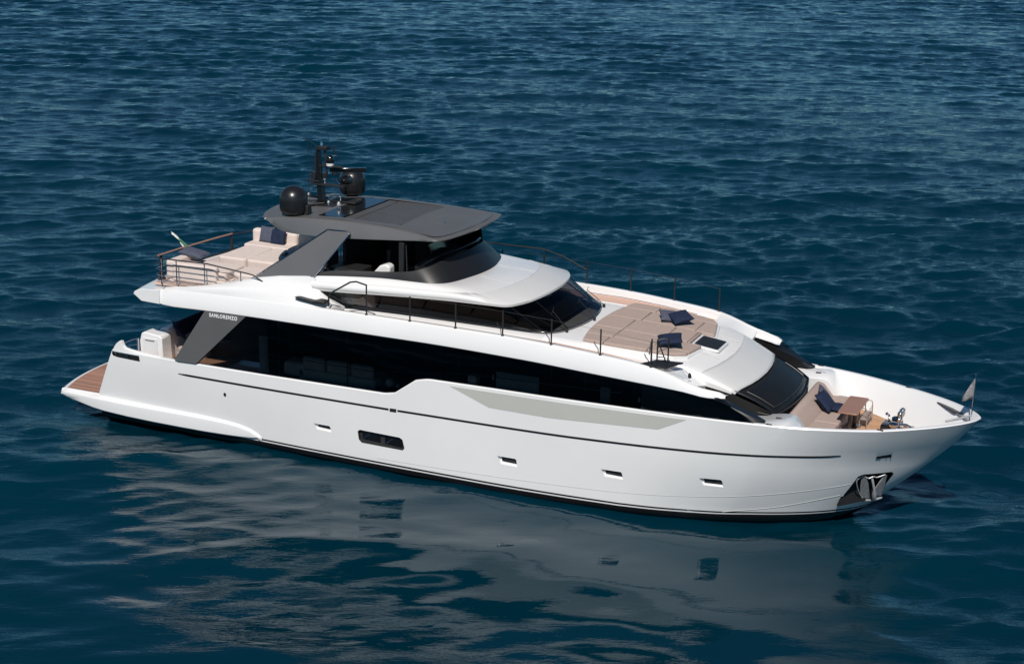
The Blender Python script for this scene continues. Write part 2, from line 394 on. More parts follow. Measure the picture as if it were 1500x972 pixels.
def recess_box(name, poly, depth, m, parent, side, raise_=0.):
    x = sum(p[0] for p in poly) / len(poly); z = sum(p[1] for p in poly) / len(poly)
    y = H(x, z); dx = (H(x + .05, z) - H(x - .05, z)) / .1; zb = min(p[1] for p in poly); zt = max(p[1] for p in poly)
    bm = B_(); A = []; Bv = []
    for a, b in poly:
        b2 = zb + raise_ * (zt - zb) + (b - zb) * (1 - raise_) if b < (zb + zt) / 2 else b
        A.append(bm.verts.new((a, side * (H(a, b) + .001), b))); Bv.append(bm.verts.new((a, side * (y + dx * (a - x) - depth), b2)))
    n = len(poly); bm.faces.new(Bv)
    for i in range(n): bm.faces.new([A[i], Bv[i], Bv[(i + 1) % n], A[(i + 1) % n]])
    return finish(bm, name, m, parent, smooth=0)
def recess_panel(name, poly, depth, m, parent, side, shrink=1.0, inset=.004, thick=.02):
    x = sum(p[0] for p in poly) / len(poly); z = sum(p[1] for p in poly) / len(poly)
    y = H(x, z); dx = (H(x + .05, z) - H(x - .05, z)) / .1
    bm = B_(); A = []; Bv = []
    for a, b in poly:
        a2 = x + (a - x) * shrink; b2 = z + (b - z) * shrink
        yy = y + dx * (a2 - x) - depth
        A.append(bm.verts.new((a2, side * (yy + inset + thick), b2))); Bv.append(bm.verts.new((a2, side * (yy + inset), b2)))
    n = len(poly); bm.faces.new(A); bm.faces.new(Bv[::-1])
    for i in range(n): bm.faces.new([A[i], Bv[i], Bv[(i + 1) % n], A[(i + 1) % n]])
    return finish(bm, name, m, parent, smooth=0)
for side in (-1, 1):
    for (x0, x1, z0, z1), pp in zip(PORTS, PPOLY):
        rb = recess_box('porthole', pp, .10, WHITE, hull, side, .22)
        recess_panel('porthole_glass', [(x0 + .10, z1 - .015), (x1 - .08, z1 - .02), (x1 - .05, z0 + .07), (x0 + .13, z0 + .09)], .10, PGLASS, rb, side)
    recess_box('window_reveal', DBL, .16, DKGREY, hull, side); recess_box('vent_reveal', VENT, .10, BLACK, hull, side); recess_box('mooring_reveal', SV, .14, BLACK, hull, side); recess_box('anchor_pocket_wall', POCK, .27, MATTEBLK, hull, side)
    w = recess_panel('twin_window_frame', DBL, .14, DKGREY, hull, side, .985)
    for a, b, dz in ((11.74, 12.36, -.02), (12.52, 13.12, -.055)):
        recess_panel('window_pane', [(a, 1.19 + dz), (b, 1.15 + dz), (b, .90 + dz), (a, .93 + dz)], .10, BLACKPAINT, w, side)
        t = B_(); y = -3.40
        tube(t, [(a + .06, side * 3.36, .94 + dz), (a + .27, side * 3.36, 1.10 + dz)], .008, 6)
        finish(t, 'window_latch', STEEL, w)
    v = recess_panel('bow_vent', VENT, .08, MATTEBLK, hull, side, .97)
    for xx in (27.0, 27.15, 27.26):
        t = B_(); tube(t, [(xx, side * (H(xx, 2.22) - .03), 2.17), (xx, side * (H(xx, 2.22) - .03), 2.28)], .014, 6); finish(t, 'vent_bar', STEEL, v)
    recess_panel('anchor_pocket', POCK, .25, MATTEBLK, hull, side, .97)
    # pocket rim
    rim = B_(); tube(rim, [hp(a, b, .0) if side < 0 else Vector((hp(a, b, .0).x, -hp(a, b, .0).y, b)) for a, b in POCK + POCK[:1]], .008, 6, cap=False)
    finish(rim, 'pocket_rim', BLACK, hull)
    # aft mooring opening: dark inside, steel roller posts
    recess_panel('mooring_opening', SV, .12, MATTEBLK, hull, side)
    for xx in (2.62, 3.06):
        t = B_(); tube(t, [(xx, side * (H(xx, 2.25) - .03), 2.15), (xx, side * (H(xx, 2.25) - .03), 2.36)], .024, 8); finish(t, 'roller_post', STEEL, hull)
    # knuckle stripe, spray rails, beige panel, light fittings
    strip('side_stripe', [(5.08, 1.985), (5.5, 1.98), (8.6, 1.985), (12.70, 2.005)], .075, .012, BLACK, hull, side, taper=(1, 0))
    strip('side_stripe', [(13.0, 2.01), (17.77, 2.06), (21.86, 2.17), (24.4, 2.25), (25.6, 2.29), (26.05, 2.33)], .075, .012, BLACK, hull, side, taper=(0, 1))
    conform('stripe_fitting', [(12.74, 1.95), (12.74, 2.05), (12.96, 2.055), (12.96, 1.955)], .014, .02, MATTEBLK, hull, side=side)
    strip('spray_rail', [(12.2, .36), (15, .43), (18.3, .53), (20.2, .60), (22.1, .72), (24, .90), (25.8, 1.17), (26.25, 1.26)], .014, .006, PANEL, hull, side)  # grey colour stands in for the rail's shadow line on the white hull
    strip('spray_rail', [(22.9, .255), (24.2, .43), (25.2, .66), (25.95, .84)], .016, .008, PANEL, hull, side)  # lower rail, its shadow line likewise put into the colour
    conform('side_panel', [(14.72, 3.05), (16.0, 2.58), (17.9, 2.56), (21.15, 2.70), (21.95, 3.10), (19.9, 3.08), (17, 3.06)], .007, .02, PANEL, hull, .25, side)
    conform('exhaust_outlet', [(6.83 + .05 * math.cos(t), 1.55 + .065 * math.sin(t)) for t in np.linspace(0, 2 * math.pi, 13)[:-1]], .008, .02, MATTEBLK, hull, side=side)
    for xx in (24.2, 27.05):
        t = B_(); y = H(xx, 3.2); box(t, (xx, side * (y - .07), sheer(xx) + .008), (.17, .07, .022))
        finish(t, 'fairlead', MATTEBLK, hull, bevel=.006)

# platform and the moulded side flanges
bm = B_(); N = 28
def plat_edge(y, r=.0):
    a = abs(y) / 2.88
    return .42 - .62 * (1 - a ** 2) - .0 if a < 1 else .42
rows = []
outl = []
ys = np.linspace(-2.92, 2.92, 41)
aft = [(-.50 + .52 * (abs(y) / 2.92) ** 2.2, y) for y in ys]
poly = [(3.2, -3.05), (1.2, -3.04), (.5, -2.98)] + [(x, y) for x, y in aft] + [(.5, 2.98), (1.2, 3.04), (3.2, 3.05)]
A = [bm.verts.new((x, y, .56)) for x, y in poly]; Bv = [bm.verts.new((x + .03, y * .99, .46)) for x, y in poly]; Cv = [bm.verts.new((x + .35, y * .95, .18)) for x, y in poly]
for P_, Q_ in ((A, Bv), (Bv, Cv)):
    for i in range(len(poly)): bm.faces.new([P_[i], Q_[i], Q_[(i + 1) % len(poly)], P_[(i + 1) % len(poly)]])
bm.faces.new(A[::-1]); bm.faces.new(Cv)
plat = finish(bm, 'swim_platform', WHITE, yacht, bevel=.03)
bm = B_()
poly = [(1.95, -2.78)] + [(-.38 + .50 * (abs(y) / 2.72) ** 2.2, y) for y in np.linspace(-2.72, 2.72, 31)] + [(1.95, 2.78)]
prism(bm, poly, 'z', .552, .572)
finish(bm, 'teak_planking', TEAKY, plat, smooth=0)
for s in (-1, 1):
    bm = B_(); rows = []
    X = [.0, .05, .3, 1.0, 1.5, 2.0, 3, 4, 5, 6, 6.8, 7.3, 7.7, 7.95, 8.12]
    T = [.54, .57, .60, .63, .645, .66, .66, .67, .68, .68, .66, .62, .54, .44, .32]
    O = [2.90, 2.93, 3.00, 3.12, 3.20, 3.26, 3.31, 3.34, 3.36, 3.38, 3.385, 3.385, 3.375, 3.36, 3.33]
    Lz = [.44, .40, .34, .27, .22, .19, .16, .15, .15, .16, .18, .2, .22, .25, .28]
    for x, t, o, l in zip(X, T, O, Lz):
        i = min(H(x, t), o) - .06
        rows.append([(x, s * (i - .1), l), (x, s * (o - .06), l), (x, s * (o - .02), l + .04), (x, s * o, t - .14), (x, s * (o - .01), t - .07), (x, s * (o - .05), t - .02), (x, s * (i + .02), t + .02), (x, s * (i - .02), t + .05), (x, s * (i - .1), t + .03)])
    bgrid(bm, rows, loop=True, caps=True)
    finish(bm, 'side_flange', WHITE, hull, smooth=24)
    bm = B_(); lathe(bm, [(0, .0), (.03, .0), (.03, .012), (0, .012)], (.95, s * 2.83, .575), 10); finish(bm, 'deck_light', STEEL, plat)
    # stern horn of the bulwark
    bm = B_(); rows = []
    for x, zt, th in ((2.50, 2.38, .05), (2.53, 2.50, .07), (2.62, 2.62, .09), (2.76, 2.72, .1), (2.84, 2.73, .1), (2.89, 2.60, .1), (2.97, 2.51, .1), (3.15, 2.48, .1), (3.6, 2.45, .1), (4.4, 2.415, .1)):
        y = H(x, 2.4); rows.append([(x, s * (y + .0), 2.34), (x, s * (y - .015), zt - .02), (x, s * (y - .04), zt), (x, s * (y - th - .03), zt), (x, s * (y - th - .06), 2.2)])
    bgrid(bm, rows, loop=True, caps=True); finish(bm, 'stern_horn', WHITE, hull, smooth=40)

# transom, cockpit locker, sofa and side gate
bm = B_()
prof = [(1.9, .58), (2.25, 1.3), (3.1, 1.74), (3.45, 2.55), (3.50, 2.92), (3.62, 2.98), (3.80, 2.98), (3.86, 2.9), (3.9, 1.7), (3.9, .6)]
rows = [[(x, y, z) for x, z in prof] for y in (-2.75, 0, 2.75)]
bgrid(bm, [[(x, y, z) for x, z in prof if True] for y in (-2.05, 2.05)], loop=True, caps=True)
tr = finish(bm, 'transom', WHITE, yacht, smooth=20, bevel=.03)
for s in (-1, 1):
    bm = B_(); prism(bm, [(3.14, 1.75), (3.10, 2.62), (3.18, 2.88), (3.28, 2.935), (3.88, 2.88), (3.97, 2.80), (4.01, 1.75)], 'y', s * 2.62, s * 2.1)
    lk = finish(bm, 'corner_locker', WHITE, tr, smooth=20, bevel=.035)
    bm = B_(); box(bm, (3.52, s * 2.628, 2.46), (.58, .02, .58)); finish(bm, 'locker_door', WHITE2, lk, bevel=.008)
    bm = B_(); box(bm, (3.52, s * 2.648, 2.68), (.36, .012, .02)); finish(bm, 'door_handle', MATTEBLK, lk)
    bm = B_(); box(bm, (3.08, s * 2.68, 2.32), (.05, .06, .78)); finish(bm, 'gate_post', STEEL, lk)
    bm = B_(); tube(bm, [(3.08, s * 2.69, 2.70), (2.95, s * 2.8, 2.68), (2.72, s * 2.98, 2.56)], .02); tube(bm, [(3.08, s * 2.69, 2.5), (2.85, s * 2.86, 2.48)], .012)
    finish(bm, 'gate_rail', STEEL, lk)
bm = B_(); box(bm, (4.0, 0, 2.9), (.2, 3.6, .5), Matrix.Rotation(R_(-12), 3, 'Y'))
cs = finish(bm, 'cockpit_sofa', NAVY, yacht, bevel=.06, seg=3)
bm = B_(); box(bm, (4.45, 0, 2.24), (.85, 3.7, .18)); finish(bm, 'seat_cushion', BEIGE, cs, bevel=.05, seg=3)
bm = B_(); box(bm, (4.42, 0, 1.98), (.8, 3.7, .32)); finish(bm, 'seat_base', WHITE, cs, bevel=.02)
bm = B_(); lathe(bm, [(0, 0), (.22, 0), (.22, .02), (.03, .03), (.03, .66), (0, .66)], (5.3, -.9, 1.9), 16); lathe(bm, [(0, 0), (.55, 0), (.57, .02), (.55, .045), (0, .045)], (5.3, -.9, 2.55), 28)
finish(bm, 'cockpit_table', BEIGE, yacht)
bm = B_(); prism(bm, [(3.9, -2.95), (5.9, -3.0), (5.9, 3.0), (3.9, 2.95)], 'z', 1.90, 1.925); finish(bm, 'cockpit_floor', TEAKX, yacht, smooth=0)

# ------------------------------------------------------------------ belt around the upper deck
def belt_o(x): return H(max(x, 5.0), 3.2)
BLX = [3.55, 3.9, 4.9, 6.3, 8.7, 13.4, 16.9, 19.8, 21.8, 22.6, 22.95]
BLZ = [4.42, 4.28, 4.16, 4.2, 4.23, 4.23, 4.16, 4.0, 3.87, 3.77, 3.79]
TX = [3.55, 3.9, 4.5, 6.0, 8.0, 11.83, 14.8, 16.3, 17.8, 19.3, 20.9, 21.5, 22.0, 22.5, 22.8, 22.95]
TZ = [4.46, 4.56, 4.66, 4.77, 4.82, 4.82, 4.80, 4.78, 4.72, 4.61, 4.44, 4.27, 4.10, 3.99, 3.94, 3.86]
def CZF(x): return pch(x, [10.2, 14, 17, 18, 20, 21.4, 22.1, 22.35, 22.8, 23.3], [4.60, 4.60, 4.59, 4.565, 4.49, 4.38, 4.25, 4.16, 3.97, 3.74])
def bl(x): return pch(x, BLX, BLZ)
def bt(x): return pch(x, TX, TZ)
def teakz(x): return float(np.interp(x, [3, 14, 17.8, 19.3, 20.9, 21.2, 21.95, 22.9], [4.60, 4.56, 4.50, 4.39, 4.20, 4.28, 4.07, 3.9]))
for s in (-1, 1):
    bm = B_(); rows = []
    xs_ = [3.55, 3.62, 3.75, 3.9, 4.2, 4.6] if s < 0 else []
    xs_ += [x for x in list(np.arange(5, 22, .3)) if (s < 0 or x > 9.2)] + [22.1, 22.3, 22.5, 22.65, 22.78, 22.87, 22.93, 22.95]
    for x in xs_:
        o = belt_o(x) if x < 22.3 else belt_o(22.3) - (x - 22.3) * .25
        if x < 5: o = belt_o(5) - (5 - x) * .055
        t, l = bt(x), bl(x); w = .20 if x < 21.5 else max(.20 * (22.96 - x) / 1.46, .02)
        ti = teakz(x) - .04 if x < 22 else max(t - .15, l)
        ti = min(ti, t - .02)
        tilt = .05
        rows.append([(x, s * (o - .3), l + .02), (x, s * (o - .035), l), (x, s * o, l + min(.03, (t - l) * .3)), (x, s * (o - tilt * .7), t - min(.05, (t - l) * .3)), (x, s * (o - tilt - .025), t - .008),
                     (x, s * (o - tilt - .07), t + .004), (x, s * (o - tilt - w), t - .004), (x, s * (o - tilt - w - .03), t - .03), (x, s * (o - tilt - w - .04), ti), (x, s * (o - .42), min(ti, l + .06))])
    bgrid(bm, rows, loop=True, caps=True)
    belt = finish(bm, 'upper_deck_bulwark', WHITE, yacht, smooth=40)
    if s < 0: belt_st = belt
# shoulder that climbs from the belt to the flybridge coaming
VIS = [(9.45, 2.885, 5.265), (11, 2.80, 5.31), (12.1, 2.68, 5.35), (14.06, 2.52, 5.40), (15.4, 2.45, 5.41), (16.0, 2.33, 5.40), (16.3, 1.92, 5.41), (16.49, 1.42, 5.43), (16.62, .7, 5.45), (16.66, 0, 5.46)]
CRE = [(9.30, 2.835, 5.45), (10.9, 2.72, 5.51), (12, 2.58, 5.56), (13.2, 2.48, 5.57), (14.3, 2.40, 5.58), (14.9, 2.2, 5.60), (15.25, 1.85, 5.61), (15.47, 1.38, 5.63), (15.63, .7, 5.65), (15.7, 0, 5.66)]
FLB = [(9.5, 2.78, 5.60), (10.7, 2.58, 5.68), (11.9, 2.38, 5.72), (12.95, 2.31, 5.72), (13.5, 2.25, 5.72), (13.86, 2.02, 5.72), (14.05, 1.63, 5.72), (14.18, 1.2, 5.73), (14.33, .6, 5.745), (14.38, 0, 5.75)]
FLT = [(9.6, 2.70, 5.70), (10.7, 2.50, 5.84), (11.9, 2.30, 5.90), (12.7, 2.20, 5.98), (13.1, 2.08, 6.08), (13.35, 1.83, 6.18), (13.5, 1.5, 6.26), (13.62, 1.1, 6.31), (13.72, .55, 6.34), (13.76, 0, 6.35)]
DEK = [(10.35, 2.34, 4.70), (11.2, 2.25, 4.69), (12.5, 2.18, 4.68), (14.3, 2.15, 4.66), (16.0, 2.13, 4.65), (17.0, 2.06, 4.64), (17.38, 1.78, 4.64), (17.58, 1.39, 4.64), (17.74, .7, 4.64), (17.80, 0, 4.64)]
def inset(r, d, dz): return [(x - d * .6, max(y - d, 0) if y > 0 else 0, z + dz) for x, y, z in r]
bm = B_()
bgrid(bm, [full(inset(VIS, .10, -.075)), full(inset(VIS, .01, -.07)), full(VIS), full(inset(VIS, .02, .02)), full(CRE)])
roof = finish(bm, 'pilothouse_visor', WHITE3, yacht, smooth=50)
bm = B_(); bgrid(bm, [full([(x, y, z + .001) for x, y, z in CRE]), full([(x * .6 + u * .4, y * .6 + v * .4, z * .6 + w * .4 + .01) for (x, y, z), (u, v, w) in zip(CRE, FLB)]), full(FLB), full(inset(FLB, .12, -.02))])
up = finish(bm, 'pilothouse_roof', WHITE, yacht, smooth=50)
# visor sides painted white like the roof: a lining strip along both flanks
for s in (-1, 1):
    bm = B_(); V_ = cat(VIS[:6], 6); C_ = cat(CRE[:6], 6)
    V2 = [(p.x, s * (p.y + .006), p.z - .004) for p in V_]; C2 = [(p.x, s * (p.y + .004), p.z + .006) for p in C_]
    M2 = [((a[0] + b[0]) / 2, (a[1] + b[1]) / 2 + s * .006, (a[2] + b[2]) / 2 + .006) for a, b in zip(V2, C2)]
    bgrid(bm, [V2, M2, C2]); finish(bm, 'roof_flank', WHITE, roof, solid=.004)
for yy in (-.75, .75):     # seams of the roof panels
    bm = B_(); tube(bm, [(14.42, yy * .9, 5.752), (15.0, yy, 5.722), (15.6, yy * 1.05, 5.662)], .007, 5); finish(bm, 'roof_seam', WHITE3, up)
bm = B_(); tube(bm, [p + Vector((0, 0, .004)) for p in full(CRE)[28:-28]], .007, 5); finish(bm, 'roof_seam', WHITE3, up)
# shoulder aft
for s in (-1, 1):
    bm = B_(); rows = []
    for x in ([4.6, 5.0, 5.4, 5.8, 6.2, 6.6] if s < 0 else []) + [x for x in np.arange(7, 9.8, .2) if s < 0 or x > 9.3] + [9.84, 9.9, 10.0, 10.1, 10.2, 10.3, 10.4, 10.5, 10.58]:
        o = belt_o(x) - .055
        cr_ = pch(x, [4.6, 5.4, 6.05, 7.2, 8.4, 9.3, 9.85, 10.1, 10.35, 10.58], [4.69, 4.80, 4.91, 5.06, 5.17, 5.23, 5.24, 5.18, 5.02, 4.80])
        tz = float(np.interp(x, [4.6, 5.9, 6.5, 7.65, 8.6, 9.5, 10.7, 11.9], [4.70, 4.90, 5.03, 5.33, 5.5, 5.60, 5.68, 5.72])); ty = float(np.interp(x, [4.6, 5.9, 7.65, 9.5, 10.7, 11.9], [3.1, 2.98, 2.82, 2.78, 2.58, 2.38]))
        b_ = bt(x) + .0
        if x > 9.86:
            t = (x - 9.88) / .7; ty = 2.86 - .48 * t; tz = 5.22 - .56 * t
            cr_ = min(cr_, tz + .08 + .02 * (1 - t)); o2 = o - .22 * t * t - .02
        else: o2 = o
        cy = o2 - .05 - float(np.interp(x, [7, 8.4, 9.3, 9.85, 10.58], [0, .14, .29, .40, .36])); tz = max(tz, cr_ - .10) if x < 9.86 else tz
        rows.append([(x, s * o, b_ - .04), (x, s * (o2 * .65 + cy * .35), b_ + (cr_ - b_) * .35), (x, s * (o2 * .25 + cy * .75 + .01), b_ + (cr_ - b_) * .8), (x, s * (cy - .005), cr_ - .01), (x, s * max(cy - .06, ty + .02), cr_ + .02),
                     (x, s * (max(cy - .06, ty + .02) * .5 + ty * .5), (cr_ + .02) * .5 + tz * .5 + .02), (x, s * (ty + .04), tz - .005), (x, s * ty, tz), (x, s * (ty - .08), tz - .01), (x, s * (ty - .12), 4.55)])
    bgrid(bm, rows, caps=True)
    finish(bm, 'flybridge_shoulder', WHITE, yacht, smooth=45)
    # small black vent scoop on the shoulder
    if s < 0:
        bm = B_(); prism(bm, [(9.42, 5.05), (9.55, 5.06), (10.05, 5.00), (10.2, 5.03), (10.46, 5.01), (10.46, 4.95), (10.15, 4.93), (9.6, 5.0)], 'y', -3.36, -3.0)
        finish(bm, 'side_scoop', MATTEBLK, belt_st, bevel=.012)

# pilothouse glazing
def zlerp(a, b, t): return [((1 - t) * x + t * u, (1 - t) * y + t * v, (1 - t) * z + t * w) for (x, y, z), (u, v, w) in zip(a, b)]
VI = inset(VIS, .07, -.06); VI[0] = (9.95, 2.78, 5.17)
ringT = full(VI); ringB = full(DEK); n_ = len(ringT)
NF = (len(VIS) - 1) * 6
def seg(i0, i1, name, m, parent, off=0):
    bm = B_(); rows = []
    for t in (0, .33, .66, 1): rows.append([ringT[i].lerp(ringB[i], t) for i in range(i0, i1 + 1)])
    return rows
ph = []
for nm, i0, i1, m in (('aft_side_window', 0, 8, GLASSCLEAR), ('side_window', 8, 31, GLASSDK), ('windscreen', 31, n_ - 32, GLASSDK), ('side_window', n_ - 32, n_ - 9, GLASSDK), ('aft_side_window', n_ - 9, n_ - 1, GLASSCLEAR)):
    bm = B_(); bgrid(bm, seg(i0, i1, nm, m, None)); ph.append(finish(bm, nm, m, yacht, smooth=60))
# frames of the glazing
for s in (-1, 1):
    bm = B_()
    fl = lambda p: Vector((p.x, p.y * (-s), p.z))
    T_ = [fl(p) for p in ringT[:NF + 1]]; D_ = [fl(p) for p in ringB[:NF + 1]]
    tube(bm, [T_[0], T_[0].lerp(D_[0], .5), D_[0], *D_[1:9]], .028, 6); tube(bm, T_[:12], .03, 6)
    finish(bm, 'window_frame', BLACKPAINT, ph[0] if s < 0 else ph[-1])
    for i in (15, 22):
        bm = B_(); tube(bm, [T_[i].lerp(D_[i], t) + Vector((0, s * -.03, 0)) for t in (0, .5, 1)], .012, 5); finish(bm, 'window_mullion', MATTEBLK, ph[1] if s < 0 else ph[3])
    bm = B_(); tube(bm, [T_[31].lerp(D_[31], t) + Vector((-.04, s * -.05, 0)) for t in (0, .5, 1)], .03, 6)
    finish(bm, 'window_pillar', MATTEBLK, ph[1] if s < 0 else ph[3])
bm = B_(); tube(bm, ringB, .02, 6); finish(bm, 'glass_seal', BLACKPAINT, ph[2])
for i in (43, n_ - 44):
    bm = B_(); tube(bm, [ringT[i].lerp(ringB[i], t) + Vector((-.05, 0, -.02)) for t in (0, .5, 1)], .02, 6); finish(bm, 'screen_pillar', MATTEBLK, ph[2])
for i, tilt in ((40, .55), (54, .5), (68, .45)):     # wipers
    bm = B_(); b0 = ringB[i] + Vector((.07, 0, .03)); j = min(i + 3, n_ - 1)
    e0 = ringT[j].lerp(ringB[j], 1 - tilt) + Vector((.05, 0, .05))
    tube(bm, [b0, b0.lerp(e0, .5) + Vector((.02, 0, .01)), e0], .011, 6); tube(bm, [e0 + Vector((.05, -.22, -.06)), e0 + Vector((-.05, .22, .05))], .009, 6)
    box(bm, b0 + Vector((.02, 0, -.02)), (.08, .07, .07)); finish(bm, 'wiper', MATTEBLK, ph[2])
# pilothouse inside
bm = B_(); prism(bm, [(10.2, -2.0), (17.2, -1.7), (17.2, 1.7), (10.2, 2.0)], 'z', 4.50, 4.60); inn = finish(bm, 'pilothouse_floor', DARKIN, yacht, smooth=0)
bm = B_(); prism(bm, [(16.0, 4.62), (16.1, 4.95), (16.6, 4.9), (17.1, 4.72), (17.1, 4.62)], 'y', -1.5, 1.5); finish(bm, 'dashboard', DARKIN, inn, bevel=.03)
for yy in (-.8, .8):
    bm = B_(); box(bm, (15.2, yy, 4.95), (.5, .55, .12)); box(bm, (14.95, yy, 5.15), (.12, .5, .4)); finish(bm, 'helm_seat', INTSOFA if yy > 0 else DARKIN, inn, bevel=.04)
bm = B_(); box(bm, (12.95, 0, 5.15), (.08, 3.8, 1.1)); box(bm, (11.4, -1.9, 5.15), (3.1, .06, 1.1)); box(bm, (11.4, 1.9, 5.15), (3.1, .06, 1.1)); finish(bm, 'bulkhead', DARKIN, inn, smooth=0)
bm = B_(); box(bm, (10.9, -2.10, 4.88), (1.1, .03, .34)); finish(bm, 'added_pale_panel', CURTAIN, inn, smooth=0)  # added pale panel, brightens the view through the clear aft pane
bm = B_(); box(bm, (10.75, -2.0, 4.70), (.9, .1, .2)); finish(bm, 'settee', DARKIN, inn, bevel=.05)
bm = B_(); box(bm, (11.42, -2.14, 4.95), (.28, .06, .5)); finish(bm, 'white_column', WHITE, inn, bevel=.02)
bm = B_(); tube(bm, [(10.15, -2.25, 5.2), (10.75, -2.05, 4.72)], .07, 8); finish(bm, 'white_brace', WHITE, inn)

# ------------------------------------------------------------------ upper deck slab, side decks, coachroof
bm = B_(); rows = []
for x in list(np.arange(3.65, 20.9, .6)) + [20.9, 21.5, 21.9]:
    o = (belt_o(x) - .2) if x > 5 else belt_o(5) - (5 - x) * .055 - .2
    yp = o if x > 9.2 else min(o, 2.35)
    z = min(teakz(x), 4.55 - .0) - .02 if x < 20.85 else float(np.interp(x, [20.9, 21.9], [4.16, 3.95]))
    rows.append([(x, -o, bl(x) + .03), (x, -o, z), (x, yp, z), (x, yp, bl(x) + .03)])
bgrid(bm, rows, loop=True, caps=True); finish(bm, 'upper_deck', WHITE2, yacht, smooth=30)
# aft lip of the flybridge overhang
bm = B_(); rows = []
for y in np.linspace(-3.36, 2.5, 22):
    a = 1 - ((y + .43) / 2.95) ** 2
    x = 3.50 - .35 * max(a, 0)
    rows.append([(x, y, 4.43), (x + .3, y, 4.22), (x + 1.0, y, 4.2), (x + 1.0, y, 4.66), (x + .32, y, 4.62), (x + .06, y, 4.52)])
bgrid(bm, rows, loop=True, caps=True); aftlip = finish(bm, 'flybridge_aft_edge', WHITE, yacht, smooth=30, bevel=.015)
bm = B_(); rows = []
for x in np.arange(9.3, 22.3, .5):
    pass
for s in (-1, 1):
    bm = B_(); rows = []
    for x in list(np.arange(10.9, 20.9, .4)) + [20.95]:
        o = belt_o(x) - .05 - .2 - .045; rows.append([(x, s * o, teakz(x)), (x, s * 2.44, teakz(x)), (x, s * 2.44, teakz(x) - .03), (x, s * o, teakz(x) - .03)])
    bgrid(bm, rows, loop=True, caps=True); sd_ = finish(bm, 'side_deck_teak', TEAKPALE, yacht, smooth=0)
    bm = B_(); rows = []
    for x in np.arange(20.93, 22.14, .1):
        x2 = x + .076 * 5.3; h = float(np.interp(x2, [10, 19.5, 21.5, 22.6, 23.3], [2.42, 2.42, 2.36, 2.22, 2.10]))
        o = belt_o(x) - .26; zo = bt(x) - .012; t = max(0, min(1, (x - 21.45) / .7)); zi = CZF(x2) - .06 - t * (float(np.interp(x2, [10, 20.5, 21.5, 22.3, 23.3], [.13, .16, .30, .28, .07])) - .01)
        rows.append([(x, s * o, zo), (x, s * (o * .6 + h * .4), (zo * .6 + zi * .4) - .02), (x, s * (h - .05), zi), (x, s * (h - .05), zi - .12), (x, s * o, zo - .14)])
    bgrid(bm, rows, loop=True, caps=True); finish(bm, 'side_deck_end', WHITE, yacht, smooth=45)
    bm = B_(); tube(bm, [(x, s * (belt_o(x) - .40), teakz(x) + .05) for x in np.arange(11.2, 20.6, .5)], .012, 6); finish(bm, 'deck_rail', STEEL, sd_)
CZX = [10.2, 14, 17, 18, 20, 21.4, 22.1, 22.35, 22.8, 23.3]
CZ = [4.60, 4.60, 4.59, 4.565, 4.49, 4.38, 4.25, 4.16, 3.97, 3.74]
def cz(x): return pch(x, CZX, CZ)
def coach_rows(xa, xb, st):
    rows = []
    x = xa
    while x <= xb + 1e-6:
        h = float(np.interp(x, [10, 19.5, 21.5, 22.6, 23.3], [2.42, 2.42, 2.36, 2.22, 2.10]))
        z = cz(x); q = lambda y: -.076 * y * y * min(1, max(0, (x - 17) / 5))
        dz = float(np.interp(x, [10, 20.5, 21.5, 22.3, 23.3], [.13, .16, .30, .28, .07]))
        crown = lambda y: -.012 * (y / 2) ** 2
        rows.append([(x + q(y), y, z + crown(y)) for y in (-(h - .28), -(h - .9), -.7, 0, .7, (h - .9), (h - .28))])
        L = rows[-1]
        L.insert(0, (x + q(h - .08), -(h - .08), z - .05)); L.append((x + q(h - .08), (h - .08), z - .05))
        L.insert(0, (x + q(h), -h, z - .05 - dz * .4)); L.append((x + q(h), h, z - .05 - dz * .4))
        L.insert(0, (x + q(h), -h, z - .05 - dz)); L.append((x + q(h), h, z - .05 - dz))
        x += st
    return rows
bm = B_(); bgrid(bm, coach_rows(10.3, 22.3, .25)); coach = finish(bm, 'coachroof', WHITE2, yacht, smooth=40)
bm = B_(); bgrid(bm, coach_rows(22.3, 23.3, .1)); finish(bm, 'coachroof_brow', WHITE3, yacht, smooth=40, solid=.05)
for s in (-1, 1):     # white gunwale of the coachroof
    bm = B_(); rows = []
    for x in np.arange(17.2, 23.31, .2):
        h = float(np.interp(x, [10, 19.5, 21.5, 22.6, 23.3], [2.42, 2.42, 2.36, 2.22, 2.10])); z = cz(x); q = -.076 * h * h * min(1, max(0, (x - 17) / 5))
        dz = float(np.interp(x, [10, 20.5, 21.5, 22.3, 23.3], [.13, .16, .30, .28, .07]))
        rows.append([(x + q, s * (h - .26), z + .006), (x + q, s * (h - .08), z - .035), (x + q, s * (h + .012), z - .05 - dz * .4), (x + q, s * (h + .012), z - .06 - dz), (x + q, s * (h - .1), z - .06 - dz), (x + q, s * (h - .26), z - .08)])
    bgrid(bm, rows, loop=True, caps=True); finish(bm, 'coachroof_side', WHITE, coach, smooth=35)
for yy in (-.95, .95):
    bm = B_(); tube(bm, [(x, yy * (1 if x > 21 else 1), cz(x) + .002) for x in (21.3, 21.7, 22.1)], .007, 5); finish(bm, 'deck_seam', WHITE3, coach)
bm = B_(); tube(bm, [(22.32 - .076 * y * y, y, cz(22.32) - .012 * (y / 2) ** 2 + .002) for y in np.linspace(-2, 2, 15)], .007, 5); finish(bm, 'deck_seam', WHITE3, coach)

